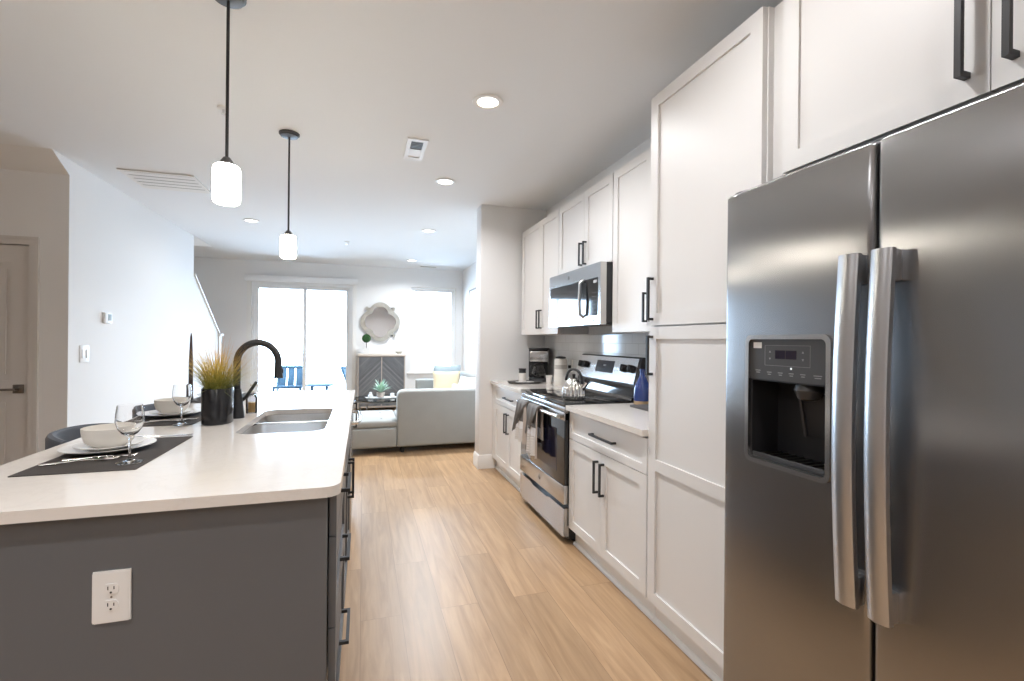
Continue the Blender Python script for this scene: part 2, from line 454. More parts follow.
def tube(bm, pts, r, n=10, flat=1.0):
    P = [Vector(p) for p in pts]
    rs = r if isinstance(r, (list, tuple)) else [r] * len(P)
    prev = None; rings = []
    for i, p in enumerate(P):
        t = (P[min(i + 1, len(P) - 1)] - P[max(i - 1, 0)]).normalized()
        if prev is None:
            a = Vector((0, 0, 1)) if abs(t.z) < 0.9 else Vector((1, 0, 0))
            nrm = t.cross(a).normalized()
        else:
            nrm = (prev - t * prev.dot(t)).normalized()
        prev = nrm; bn = t.cross(nrm)
        rings.append([bm.verts.new(p + (nrm * math.cos(2 * PI * k / n) + bn * math.sin(2 * PI * k / n) * flat) * rs[i]) for k in range(n)])
    for a, b in zip(rings, rings[1:]):
        for k in range(n): bm.faces.new((a[k], a[(k + 1) % n], b[(k + 1) % n], b[k]))
    bm.faces.new(rings[0]); bm.faces.new(rings[-1])
    bmesh.ops.recalc_face_normals(bm, faces=bm.faces[:])
    return bm

def slab(bm, us, vs, depth, thick, fn):
    """relief slab: cell depths below the front face (None = a hole through it); fn(u, v, w) places it"""
    nu, nv = len(us) - 1, len(vs) - 1
    D = lambda i, j: depth[i][j] if 0 <= i < nu and 0 <= j < nv else None
    def q(*ps): bm.faces.new([bm.verts.new(fn(*p)) for p in ps])
    for i in range(nu):
        for j in range(nv):
            d = D(i, j)
            if d is None: continue
            a, b, c, e = us[i], us[i + 1], vs[j], vs[j + 1]
            q((a, c, d), (b, c, d), (b, e, d), (a, e, d))
            q((a, c, thick), (a, e, thick), (b, e, thick), (b, c, thick))
            for (di, dj, p, r_) in ((-1, 0, (a, c), (a, e)), (1, 0, (b, c), (b, e)), (0, -1, (a, c), (b, c)), (0, 1, (a, e), (b, e))):
                o = D(i + di, j + dj)
                if o is None: q((*p, d), (*r_, d), (*r_, thick), (*p, thick))
                elif o > d + 1e-9: q((*p, d), (*r_, d), (*r_, o), (*p, o))
    bmesh.ops.remove_doubles(bm, verts=bm.verts[:], dist=1e-5)
    bmesh.ops.recalc_face_normals(bm, faces=bm.faces[:])
    return bm

def shaker(bm, face, sgn, y0, y1, z0, z1, rail=0.058, t=0.02, rec=0.009, mids=()):
    """shaker front in a plane X = face whose outside is sgn*X"""
    us = [y0, y0 + rail, y1 - rail, y1]
    vs = [z0, z0 + rail]
    for m0, m1 in mids: vs += [m0, m1]
    vs += [z1 - rail, z1]
    dep = []
    for i in range(3):
        row = []
        for j in range(len(vs) - 1): row.append(rec if i == 1 and j % 2 == 1 else 0.0)
        dep.append(row)
    return slab(bm, us, vs, dep, t, lambda u, v, w: (face - sgn * w, u, v))

def pull(bm, face, sgn, along, c, other, L, out=0.032, w=0.0115, th=0.011):
    """square bar pull; along 'Y' (c along Y at height other) or 'Z' (c in Z at Y other)"""
    xo, xi, xf = face + sgn * out, face + sgn * (out - th), face
    a, b = c - L / 2, c + L / 2
    pts = [(xf, a), (xo, a), (xo, b), (xf, b), (xf, b - w), (xi, b - w), (xi, a + w), (xf, a + w)]
    if along == 'Y': return prism(bm, pts, 'Z', other - w / 2, other + w / 2)
    return prism(bm, pts, 'Y', other - w / 2, other + w / 2)

def cushion(bm, w, h, t, n=14, pinch=0.05):
    for s in (1, -1):
        g = {}
        for i in range(n + 1):
            for j in range(n + 1):
                u, v = 2 * i / n - 1, 2 * j / n - 1
                k = max(0, (1 - u ** 4) * (1 - v ** 4)) ** 0.6
                e = 1 - pinch * (1 - u * u) * abs(v) ** 3 - 0
                f = 1 - pinch * (1 - v * v) * abs(u) ** 3
                g[i, j] = bm.verts.new((u * w / 2 * f, s * k * t / 2, v * h / 2 * e))
        for i in range(n):
            for j in range(n):
                bm.faces.new((g[i, j], g[i + 1, j], g[i + 1, j + 1], g[i, j + 1]))
    bmesh.ops.remove_doubles(bm, verts=bm.verts[:], dist=1e-5)
    bmesh.ops.recalc_face_normals(bm, faces=bm.faces[:])
    return bm

def link(name, bm, m, parent=None, off=None, sharp=38):
    me = bpy.data.meshes.new(name)
    if off is not None: bm.transform(Matrix.Translation(-Vector(off)))
    bm.to_mesh(me); bm.free()
    if len(me.polygons):
        me.polygons.foreach_set('use_smooth', [True] * len(me.polygons))
        me.set_sharp_from_angle(angle=R(sharp))
    me.materials.append(MT[m] if isinstance(m, str) else m)
    o = bpy.data.objects.new(name, me); COL.objects.link(o)
    if parent is not None: o.parent = parent
    return o

class Thing:
    """an Empty at the thing's base; parts are given in world coordinates (world=True) or local ones"""
    def __init__(s, name, label, cat, loc=(0, 0, 0), rz=0, group=None, world=True):
        s.o = bpy.data.objects.new(name, None); COL.objects.link(s.o)
        s.o.empty_display_size = 0.05
        s.o.location = loc; s.o.rotation_euler = (0, 0, rz)
        s.o['label'] = label; s.o['category'] = cat
        if group: s.o['group'] = group
        s.off = loc if world else None
    def part(s, name, bm, m, parent=None, label=None, stuff=False, sharp=38):
        o = link(name, bm, m, parent or s.o, s.off, sharp)
        if label: o['label'] = label
        if stuff: o['kind'] = 'stuff'
        return o

def single(name, bm, m, label, cat, loc, group=None, world=True, sharp=38, rot=None):
    o = link(name, bm, m, None, loc if world else None, sharp)
    o.location = loc
    if rot: o.rotation_euler = rot
    o['label'] = label; o['category'] = cat
    if group: o['group'] = group
    return o

def struct(name, bm, m, parent=None):
    o = link(name, bm, m, parent)
    if parent is None: o['kind'] = 'structure'
    return o

def dup(root, loc, rz, label):
    r = root.copy(); COL.objects.link(r); r.location = loc; r.rotation_euler = (0, 0, rz); r['label'] = label
    for ch in list(root.children):
        c = ch.copy(); COL.objects.link(c); c.parent = r
        for g in list(ch.children):
            d = g.copy(); COL.objects.link(d); d.parent = c
    return r

# ------------------------------------------------------------------ room shell
ZC = 2.743
XR, XL, YB, YR = 1.93, -4.6, 9.64, -3.2      # right wall, hall end, back wall, wall behind
XK = 1.88                                     # kitchen side wall, furred out in front of the living room's
XW, YD = -2.25, 4.70                          # stair wall plane, door wall plane
XS = -3.35                                    # far side of the stairwell

struct('floor', box(BM(), XL, XR + 0.2, YR, YB + 0.16, -0.06, 0.0), 'floor')
bm = BM()   # ceiling with the stairwell opening
prism(bm, [(XL, YR), (XR + 0.2, YR), (XR + 0.2, YB + 0.16), (XL, YB + 0.16)], 'Z', ZC, ZC + 0.2,
      holes=[[(XS, 5.2), (XW, 5.2), (XW, 8.46), (XS, 8.46)]])
struct('ceiling', bm, 'ceiling')
bm = BM()   # upper stairwell walls, seen through the opening
prism(bm, [(XS - .1, 5.1), (XW + .1, 5.1), (XW + .1, 8.56), (XS - .1, 8.56)], 'Z', ZC + 0.2, 4.6,
      holes=[[(XS, 5.2), (XW, 5.2), (XW, 8.46), (XS, 8.46)]])
box(bm, XS - .1, XW + .1, 5.1, 8.56, 4.6, 4.7)
struct('wall_stairwell', bm, 'wall')
# back wall with slider and window openings
SX0, SX1, SZ1 = -1.93, -0.20, 2.36
WX0, WX1, WZ0, WZ1 = 0.885, 1.80, 0.68, 2.38
bm = BM()
prism(bm, [(XS, 0), (SX0, 0), (SX0, SZ1), (SX1, SZ1), (SX1, 0), (XR + .2, 0), (XR + .2, ZC), (XS, ZC)], 'Y', YB, YB + 0.16,
      holes=[[(WX0, WZ0), (WX1, WZ0), (WX1, WZ1), (WX0, WZ1)]])
struct('wall_back', bm, 'wall')
struct('wall_right', box(BM(), XR, XR + 0.2, YR, YB, 0, ZC), 'wall')
struct('wall_kitchen', box(BM(), XK, XR - .001, YR, 4.829, 0, ZC - .001), 'wall')
struct('wall_rear', box(BM(), XL, XR, YR - 0.15, YR, 0, ZC), 'wall')
struct('wall_hall', box(BM(), XL - 0.15, XL, YR, YD, 0, ZC), 'wall')
struct('wall_stair', box(BM(), XS - 0.15, XS, YD + 0.12, YB, 0, ZC), 'wall')
# wall beside the kitchen run: short stub that ends the cabinets
struct('wall_stub', box(BM(), 1.158, XR, 4.83, 5.03, 0, ZC, 0.004), 'wall')
# white stair wall with its sloped upper corner and falling knee wall
bm = BM()
prism(bm, [(4.70, 0), (4.70, 2.62), (4.47, ZC), (7.64, ZC), (7.64, 2.195), (8.83, 1.41), (8.83, 0)], 'X', XW - 0.12, XW)
struct('wall_left', bm, 'wall')
bm = BM()
sl = math.atan2(1.41 - 2.195, 8.83 - 7.64)
prism(bm, [(7.64, 2.196), (8.86, 1.391), (8.86, 1.42), (7.66, 2.212), (7.64, 2.225)], 'X', XW - 0.145, XW + 0.022)
struct('trim_1', bm, 'trim')          # cap on the knee wall
bm = BM()
box(bm, XW - 0.13, XW + 0.02, 8.835, 8.975, 0.0, 1.36, 0.004)
box(bm, XW - 0.155, XW + 0.045, 8.81, 9.0, 1.3585, 1.40, 0.006)
struct('trim_2', bm, 'trim')          # newel post
bm = BM()
pts = [(8.80, 0.0)]
n = 14
for i in range(n):
    y = 8.80 - i * 0.265; z = (i + 1) * 0.187
    pts += [(y, z), (y - 0.265, z)]
pts += [(8.80 - n * 0.265, 0.0)]
prism(bm, pts, 'X', XS + 0.002, XW - 0.15)
struct('floor_stairs', bm, 'floor')
# door wall under the stairs with the sloped soffit in front of it
DX0, DX1, DZ = -3.30, -2.497, 2.045
bm = BM()
prism(bm, [(XL, 0), (DX0, 0), (DX0, DZ), (DX1, DZ), (DX1, 0), (XW - 0.12, 0), (XW - 0.12, 2.75), (XL, 2.75)], 'Y', YD, YD + 0.12)
struct('wall_doorway', bm, 'wall')
bm = BM(); prism(bm, [(YD, 2.62), (YD, ZC), (4.47, ZC)], 'X', XL, XW - 0.12)
struct('ceiling_soffit', bm, 'wall')
# baseboards
def baseb(name, pts_axis, lo, hi):
    struct(name, prism(BM(), pts_axis[1], pts_axis[0], lo, hi), 'trim')
def bb_x(name, face, sgn, y0, y1):    # profile in XZ, run along Y
    p = [(face, 0), (face + sgn * 0.016, 0), (face + sgn * 0.016, 0.105), (face + sgn * 0.010, 0.125), (face + sgn * 0.006, 0.138), (face, 0.14)]
    struct(name, prism(BM(), p, 'Y', y0, y1), 'trim')
def bb_y(name, face, sgn, x0, x1):
    p = [(face, 0), (face + sgn * 0.016, 0), (face + sgn * 0.016, 0.105), (face + sgn * 0.010, 0.125), (face + sgn * 0.006, 0.138), (face, 0.14)]
    struct(name, prism(BM(), p, 'X', x0, x1), 'trim')
bb_y('baseboard_stub', 4.83, -1, 1.142, 1.325)
bb_x('baseboard_end', 1.158, -1, 4.83, 5.03)
bb_x('baseboard_left', XW, 1, 4.70, 8.83)
bb_y('baseboard_back', YB, -1, SX1 + 0.09, XR)
bb_y('baseboard_corner', YB, -1, XS, SX0 - 0.09)
bb_x('baseboard_right', XR, -1, 5.03, YB - 0.016)
bb_y('baseboard_door', YD, -1, DX1 + 0.075, XW - 0.0005)
bb_y('baseboard_rear', YR, 1, XL, 1.0)
# tiled backsplash
struct('wall_tile', box(BM(), XK - 0.008, XK, 1.972, 4.83, 0.9145, 1.389), 'tile')

# ------------------------------------------------------------------ door under the stairs
d = struct('door_1', slab(BM(), [DX0 + .004, DX0 + .125, DX1 - .125, DX1 - .004], [0.008, 0.22, 0.86, 0.985, 1.90, DZ - .006],
    [[0, 0, 0, 0, 0], [0, .012, 0, .012, 0], [0, 0, 0, 0, 0]], 0.036, lambda u, v, w: (u, YD + 0.012 + w, v)), 'backdoor')
for (z0, z1) in ((0.24, 0.84), (1.005, 1.88)):
    bm = BM(); x0, x1 = DX0 + .155, DX1 - .155
    slab(bm, [x0, x1], [z0 + .03, z1 - .03], [[0.0]], 0.009, lambda u, v, w: (u, YD + 0.0165 + w, v))
    struct('door_panel', bm, 'backdoor', d)
bm = BM(); hx = DX1 - 0.068; hz = 0.918
box(bm, hx - .034, hx + .034, YD + .001, YD + .0125, hz - .034, hz + .034, .003)
struct('door_rose', bm, 'nickel', d)
bm = BM(); tube(bm, [(hx, YD + .004, hz), (hx, YD - .045, hz), (hx - .02, YD - .052, hz), (hx - .125, YD - .052, hz)], .0095, 10)
struct('door_lever', bm, 'nickel', d)
bm = BM(); w_ = 0.062
prism(bm, [(DX0 - w_, 0), (DX0, 0), (DX0, DZ), (DX1, DZ), (DX1, 0), (DX1 + w_, 0), (DX1 + w_, DZ + w_), (DX0 - w_, DZ + w_)], 'Y', YD - 0.014, YD)
prism(bm, [(DX0 - w_, 0), (DX0 - w_ + .022, 0), (DX0 - w_ + .022, DZ + w_ - .022), (DX1 + w_ - .022, DZ + w_ - .022), (DX1 + w_ - .022, 0), (DX1 + w_, 0), (DX1 + w_, DZ + w_), (DX0 - w_, DZ + w_)], 'Y', YD - 0.021, YD - 0.0139)
struct('door_casing', bm, 'backdoor', d)

# ------------------------------------------------------------------ sliding patio door and window
def frame_ring(bm, x0, x1, z0, z1, w, y0, y1):
    prism(bm, [(x0, z0), (x1, z0), (x1, z1), (x0, z1)], 'Y', y0, y1, holes=[[(x0 + w, z0 + w), (x1 - w, z0 + w), (x1 - w, z1 - w), (x0 + w, z1 - w)]])
    return bm
d2 = struct('door_2', frame_ring(BM(), SX0 + .001, SX1 - .001, 0.001, SZ1 - .001, 0.05, YB + .02, YB + .13), 'vinyl')
mx = -1.045
for k, (a, b_, y) in enumerate(((SX0 + .05, mx + .035, YB + .045), (mx - .035, SX1 - .05, YB + .085))):
    struct('door_sash', frame_ring(BM(), a, b_, 0.052, SZ1 - .052, 0.062, y, y + .036), 'vinyl', d2)
    struct('door_pane', box(BM(), a + .06, b_ - .06, y + .014, y + .02, 0.112, SZ1 - .112), 'pane', d2)
struct('door_handle', pull(BM(), 0, 1, 'Z', 1.0, 0, .22), 'vinyl', d2).matrix_local = Matrix.Translation((mx + .005, YB + .045, 0)) @ Matrix.Rotation(R(-90), 4, 'Z')
bm = BM(); c = .075
prism(bm, [(SX0 - c, 0), (SX0, 0), (SX0, SZ1), (SX1, SZ1), (SX1, 0), (SX1 + c, 0), (SX1 + c, SZ1 + c), (SX0 - c, SZ1 + c)], 'Y', YB - .016, YB)
struct('door_casing', bm, 'trim', d2)
t = Thing('blind_valance', 'long white blind valance mounted across the top of the patio door', 'blind', (-1.06, YB - .05, SZ1 + .02))
t.part('fascia', box(BM(), -2.03, -0.10, YB - .12, YB - .105, SZ1 - .005, SZ1 + .105, .003), 'vinyl')
t.part('headrail', box(BM(), -2.02, -0.11, YB - .105, YB - .016, SZ1 + .03, SZ1 + .10, .003), 'vinyl')
w1 = struct('window_1', frame_ring(BM(), WX0 + .001, WX1 - .001, WZ0 + .001, WZ1 - .001, 0.045, YB + .05, YB + .13), 'vinyl')
wm = (WZ0 + WZ1) / 2
for z0, z1, y in ((WZ0 + .046, wm + .02, YB + .06), (wm - .02, WZ1 - .046, YB + .092)):
    struct('window_sash', frame_ring(BM(), WX0 + .046, WX1 - .046, z0, z1, 0.036, y, y + .03), 'vinyl', w1)
    struct('window_pane', box(BM(), WX0 + .08, WX1 - .08, y + .012, y + .018, z0 + .034, z1 - .034), 'pane', w1)
bm = BM(); c = .02
box(bm, WX0 - .05, WX1 + .05, YB - .045, YB + .05, WZ0 - .028, WZ0 - .0005, .004)
struct('window_sill', bm, 'trim', w1)
struct('window_apron', box(BM(), WX0 - .03, WX1 + .03, YB - .014, YB, WZ0 - .10, WZ0 - .029), 'trim', w1)
struct('window_casing', frame_ring(BM(), WX0 - .006, WX1 + .006, WZ0 - .0005, WZ1 + .006, .012, YB - .006, YB + .05), 'trim', w1)
portal('portal_door', ((SX0 + SX1) / 2, YB + .15, SZ1 / 2), (R(-90), 0, 0), SX1 - SX0, SZ1)
portal('portal_window', ((WX0 + WX1) / 2, YB + .15, (WZ0 + WZ1) / 2), (R(-90), 0, 0), WX1 - WX0, WZ1 - WZ0)

# balcony outside
struct('floor_balcony', box(BM(), -3.4, 2.4, YB + .165, 12.6, -0.2, -0.05), 'deck')
t = Thing('balcony_railing', 'white slatted balcony railing out beyond the patio furniture', 'railing', (-.5, 12.5, -.05))
t.part('top_rail', box(BM(), -3.4, 2.4, 12.47, 12.53, 0.93, 0.98, .004), 'vinyl')
t.part('bottom_rail', box(BM(), -3.4, 2.4, 12.48, 12.52, 0.02, 0.06, .004), 'vinyl')
for i in range(7):
    x = -3.37 + i * 0.953
    t.part('post', box(BM(), x - .03, x + .03, 12.47, 12.53, -0.05, 0.9295), 'vinyl')
def patio_chair(name, label, loc, rz):
    t = Thing(name, label, 'chair', loc, rz, 'patio chairs on the balcony', world=False)
    for sx in (-.26, .26):
        t.part('side_frame', tube(BM(), [(sx, -.30, .01), (sx, -.27, .36), (sx, .25, .30), (sx, .40, .74)], .030, 8), 'patio')
        t.part('leg', tube(BM(), [(sx, .25, .30), (sx, .36, .01)], .024, 8), 'patio')
    t.part('top_rail', tube(BM(), [(-.26, .40, .74), (.26, .40, .74)], .032, 8), 'patio')
    t.part('front_rail', tube(BM(), [(-.26, -.27, .36), (.26, -.27, .36)], .024, 8), 'patio')
    t.part('rear_rail', tube(BM(), [(-.26, .25, .30), (.26, .25, .30)], .015, 8), 'patio')
    for i in range(3):
        x = -.165 + i * .165
        bm = box(BM(), x - .068, x + .068, -.010, .010, -.215, .215, .004)
        bm.transform(Matrix.Translation((0, .325, .525)) @ Matrix.Rotation(R(-18.8), 4, 'X'))
        t.part('back_slat', bm, 'patio')
    t.part('seat', box(BM(), -.25, .25, -.26, .25, .315, .345, .01), 'patio')
    return t.o
p0 = patio_chair('patio_chair', 'blue slatted patio chair outside, beyond the faucet spout', (-1.52, 11.3, -.05), 0)
dup(p0, (.03, 11.35, -.05), R(65), 'blue patio chair outside, turned side-on near the slider jamb')
t = Thing('patio_table', 'small low round blue patio table outside between the two patio chairs', 'table', (-.88, 11.0, -.05), world=False)
t.part('tabletop', lathe(BM(), [(0, .37), (.26, .37), (.285, .385), (.285, .405), (.26, .42), (0, .42)], 32), 'patio')
for i in range(4):
    a = R(45 + 90 * i)
    t.part('leg', tube(BM(), [(.20 * math.cos(a), .20 * math.sin(a), .3695), (.25 * math.cos(a), .25 * math.sin(a), .0)], .022, 8), 'patio')

# ------------------------------------------------------------------ ceiling fixtures
def downlight(name, label, x, y, group='recessed ceiling lights'):   # the living room lamps are turned up higher than the kitchen's
    t = Thing(name, label, 'ceiling light', (x, y, ZC), 0, group, world=False)
    bm = BM(); lathe(bm, [(.062, -.001), (.088, -.001), (.092, -.004), (.088, -.008), (.066, -.010), (.062, -.008)], 40, closed=True)
    t.part('trim_ring', bm, 'trim')
    bm = BM(); lathe(bm, [(0, -.003), (.061, -.003), (.061, -.006), (0, -.0075)], 40)
    t.part('diffuser', bm, 'diffuser')
    l = bpy.data.lights.new('downlight_lamp', 'AREA'); l.shape = 'DISK'; l.size = .12
    l.energy = DOWNLIGHT_W; l.color = WARM; l.spread = R(150)
    o = bpy.data.objects.new('downlight_lamp', l); COL.objects.link(o); o.parent = t.o; o.location = (0, 0, -.012)
    return t.o
dl = downlight('recessed_light', 'largest round recessed ceiling light, over the oven and kitchen aisle', .69, 2.74)
for x, y, lb in ((.685, 4.24, 'second round recessed light from the fridge, near the stub wall end'),
                 (.80, 6.22, 'third round recessed light from the fridge, over the sofa'),
                 (.815, 8.65, 'smallest recessed ceiling light, close to the back wall by the mirror'),
                 (-1.29, 6.40, 'recessed ceiling light between the two glass pendants, near the stair wall'),
                 (.69, 1.20, 'added unseen recessed fill light over the front of the refrigerator'),  # out of frame, added as fill for the near cabinets
                 (.69, -.35, 'added unseen recessed fill light past the refrigerator end panel, toward the entry'),  # added fill behind the camera, continuing the kitchen row
                 (.69, -1.90, 'added unseen recessed fill light close to the rear wall, on the refrigerator side'),  # unseen fill lamp added at the rear of the room
                 (-1.35, .6, 'added unseen recessed fill light ahead of the island end'),  # out of frame, added to fill the near end of the island
                 (-2.8, 6.8, 'added unseen recessed fill light above the stairwell'),  # added out of view to brighten the stairwell opening
                 (-1.35, -1.2, 'added unseen recessed fill light on the hall side, toward the rear wall')):  # added fill lamp behind the camera, hall side
    q = dup(dl, (x, y, ZC if x > -2 else 4.6), 0, lb)
    if -1 < y < 2 and x > 0:
        for ch in q.children:
            if ch.type == 'LIGHT': ch.data = ch.data.copy(); ch.data.energy = DOWNLIGHT_W * .5
    if 4 < y < 5:
        for ch in q.children:
            if ch.type == 'LIGHT': ch.data = ch.data.copy(); ch.data.energy = DOWNLIGHT_W * .65
    if y > 5:
        for ch in q.children:
            if ch.type == 'LIGHT': ch.data = ch.data.copy(); ch.data.energy = DOWNLIGHT_W * ((1.7 if y > 8 else 3.4) if x > 0 else .35 if x > -2 else 1); ch.data.color = (.95, .98, 1.0)

def pendant(name, label, x, y):
    t = Thing(name, label, 'pendant light', (x, y, ZC), 0, 'glass pendants over the island', world=False)
    t.part('canopy', lathe(BM(), [(0, 0), (.066, 0), (.066, -.010), (.058, -.013), (.056, -.022), (.02, -.028), (0, -.028)], 36), 'darkgrey')
    t.part('rod', tube(BM(), [(0, 0, -.02), (0, 0, -.68)], .0062, 10), 'black')
    t.part('socket_cap', lathe(BM(), [(0, -.670), (.012, -.670), (.026, -.690), (.030, -.7035), (0, -.7035)], 28), 'darkgrey')
    t.part('shade', lathe(BM(), [(0, -.704), (.040, -.704), (.047, -.709), (.0505, -.72), (.0505, -.842), (.047, -.854), (.038, -.860), (0, -.860)], 36), 'shade')
    l = bpy.data.lights.new('pendant_lamp', 'POINT'); l.energy = PENDANT_W; l.color = (1, .86, .7); l.shadow_soft_size = .06
    o = bpy.data.objects.new('pendant_lamp', l); COL.objects.link(o); o.parent = t.o; o.location = (0, 0, -.93)
    return t.o
p = pendant('pendant_light', 'larger pendant with lit white glass shade, over the near end of the island', -.541, 2.225)
dup(p, (-.497, 3.60, ZC), 0, 'smaller pendant with lit white glass shade, over the sink end of the island')

# return air grille, register, sprinklers, rear register
t = Thing('return_air_grille', 'wide white return air grille with four long louvres beside the stair wall', 'vent', (-1.70, 5.06, ZC))
t.part('frame', slab(BM(), [-1.98, -1.955, -1.445, -1.42], [4.80, 4.825, 5.295, 5.32], [[0, 0, 0], [0, None, 0], [0, 0, 0]], .010, lambda u, v, w: (u, v, ZC - .0115 + w)), 'trim')
for i in range(5):
    y = 4.87 + i * .095
    bm = BM(); prism(bm, [(y - .040, ZC - .0115), (y - .038, ZC - .013), (y + .044, ZC - .0105), (y + .044, ZC - .0085)], 'X', -1.955, -1.445)
    t.part('louvre', bm, 'trim')
t.part('backing', box(BM(), -1.955, -1.445, 4.825, 5.295, ZC - .0012, ZC - .0002), 'nickel')
t = Thing('ceiling_register', 'small white ceiling register, half dark, between the largest recessed lights', 'vent', (.358, 3.59, ZC))
t.part('frame', slab(BM(), [.285, .315, .40, .43], [3.40, 3.44, 3.585, 3.60, 3.745, 3.785], [[0] * 5, [0, None, 0, None, 0], [0] * 5], .008, lambda u, v, w: (u, v, ZC - .0085 + w)), 'trim')
t.part('dark_grille', box(BM(), .315, .40, 3.44, 3.585, ZC - .003, ZC - .0005), 'darkgrey')
t.part('light_grille', box(BM(), .315, .40, 3.60, 3.745, ZC - .004, ZC - .0005), 'marble')
for i in range(6):
    y = 3.455 + i * .025
    t.part('fin', box(BM(), .316, .399, y, y + .006, ZC - .0065, ZC - .0031), 'nickel')
def sprinkler(x, y, lb):
    t = Thing('fire_sprinkler', lb, 'sprinkler', (x, y, ZC), 0, 'fire sprinklers on the ceiling', world=False)
    t.part('escutcheon', lathe(BM(), [(0, 0), (.035, 0), (.033, -.006), (.015, -.010), (0, -.010)], 28), 'trim')
    t.part('head', lathe(BM(), [(0, -.0105), (.007, -.0105), (.006, -.034), (.015, -.036), (.015, -.039), (0, -.039)], 20), 'chrome')
    return t.o
s0 = sprinkler(-.83, 3.33, 'white fire sprinkler head beside the rod of the larger pendant')
dup(s0, (-.236, 7.33, ZC), 0, 'tiny fire sprinkler head on the ceiling before the patio door')
t = Thing('ceiling_diffuser', 'narrow dark slotted ceiling vent close to the back wall above the window', 'vent', (1.19, 9.30, ZC))
t.part('frame', slab(BM(), [1.02, 1.04, 1.34, 1.36], [9.24, 9.26, 9.34, 9.36], [[0, 0, 0], [0, None, 0], [0, 0, 0]], .006, lambda u, v, w: (u, v, ZC - .0065 + w)), 'trim')
t.part('slot', box(BM(), 1.04, 1.34, 9.26, 9.34, ZC - .003, ZC - .0005), 'darkgrey')

# thermostat, light switch
t = Thing('thermostat', 'small white thermostat with blue-grey screen on the white stair wall', 'thermostat', (XW, 5.27, 1.50))
t.part('body', box(BM(), XW + .0005, XW + .026, 5.215, 5.345, 1.453, 1.553, .006), 'trim')
t.part('screen', box(BM(), XW + .0258, XW + .0275, 5.265, 5.325, 1.480, 1.538), MT['bluegrey'])
t = Thing('light_switch', 'white two-rocker light switch plate under the thermostat', 'switch', (XW, 4.93, 1.185))
t.part('plate', box(BM(), XW + .0005, XW + .007, 4.86, 5.00, 1.115, 1.258, .003), 'trim')
for y in (4.898, 4.962):
    t.part('rocker', box(BM(), XW + .0068, XW + .012, y - .017, y + .017, 1.15, 1.222, .002), 'vinyl')

# ------------------------------------------------------------------ right-hand cabinet run
XF = 1.293      # base and pantry door faces
XU = 1.592      # upper door faces
def cab_box(bm, x, y0, y1, z0, z1):
    return box(bm, x, XK - .001, y0, y1, z0, z1, .001, 1)

# base cabinets (two)
def base_cabinet(label, y0, y1, seam, ya, yb, hd, drawer_h):
    t = Thing('base_cabinet', label, 'cabinet', (1.6, (y0 + y1) / 2, 0), 0, 'white base cabinets under the right-hand worktops')
    t.part('carcass', cab_box(BM(), XF + .021, y0, y1, .105, .8835), 'cab')
    t.part('toe_kick', box(BM(), 1.345, XK - .001, y0, y1, 0, .1045), 'cab')
    t.part('base_shoe', prism(BM(), [(1.345, 0), (1.327, 0), (1.330, .012), (1.337, .018), (1.345, .02)], 'Y', y0, y1), 'trim')
    d = t.part('drawer', shaker(BM(), XF, -1, ya, yb, .700, .873, rail=.042), 'cab')
    t.part('drawer_handle', pull(BM(), XF, -1, 'Y', hd, .789, drawer_h), 'black', d)
    for a, b, h in ((ya, seam - .0015, seam - .035), (seam + .0015, yb, seam + .036)):
        dd = t.part('door', shaker(BM(), XF, -1, a, b, .116, .695), 'cab')
        t.part('door_handle', pull(BM(), XF, -1, 'Z', .555, h, .185), 'black', dd)
    return t
base_cabinet('white base cabinet with one drawer and two doors between oven and pantry', 1.974, 2.872, 2.435, 1.978, 2.868, 2.40, .27)
t = base_cabinet('white base cabinet with one drawer and two doors beyond the oven, beside the stub wall', 3.786, 4.826, 4.262, 3.790, 4.735, 4.22, .26)
t.part('filler', box(BM(), XF + .002, XF + .0205, 4.738, 4.826, .116, .873), 'cab')

def worktop(label, y0, y1):
    single('worktop', prism(BM(), [(1.265, y0), (XK - .0085, y0), (XK - .0085, y1), (1.265, y1)], 'Z', .884, .914), 'quartz', label, 'countertop', (1.6, (y0 + y1) / 2, .884), 'white worktops of the cabinet run')
worktop('white quartz worktop between oven and tall pantry, under the blue bottle', 1.973, 2.870)
worktop('white quartz worktop between oven and stub wall, under the coffee maker', 3.787, 4.8285)

# upper cabinets
def upper(label, y0, y1, z0, z1, seam, handles, hl=.175):
    t = Thing('upper_cabinet', label, 'cabinet', (1.76, (y0 + y1) / 2, z0), 0, 'white upper cabinets')
    t.part('carcass', cab_box(BM(), XU + .021, y0, y1, z0 + .002, z1), 'cab')
    for (a, b, h) in ((y0 + .003, seam - .0015, seam - .034), (seam + .0015, y1 - .003, seam + .036)):
        dd = t.part('door', shaker(BM(), XU, -1, a, b, z0 + .003, z1), 'cab')
        t.part('door_handle', pull(BM(), XU, -1, 'Z', handles, h, hl), 'black', dd)
    return t
upper('white two-door upper cabinet over the coffee maker, beside the stub wall', 3.79, 4.78, 1.391, 2.468, 4.225, 1.535)
upper('short white two-door upper cabinet directly above the microwave', 2.862, 3.787, 1.872, 2.468, 3.295, 1.995)
upper('white upper cabinet over the blue bottle, between microwave and tall pantry', 1.974, 2.859, 1.391, 2.468, 2.412, 1.535)

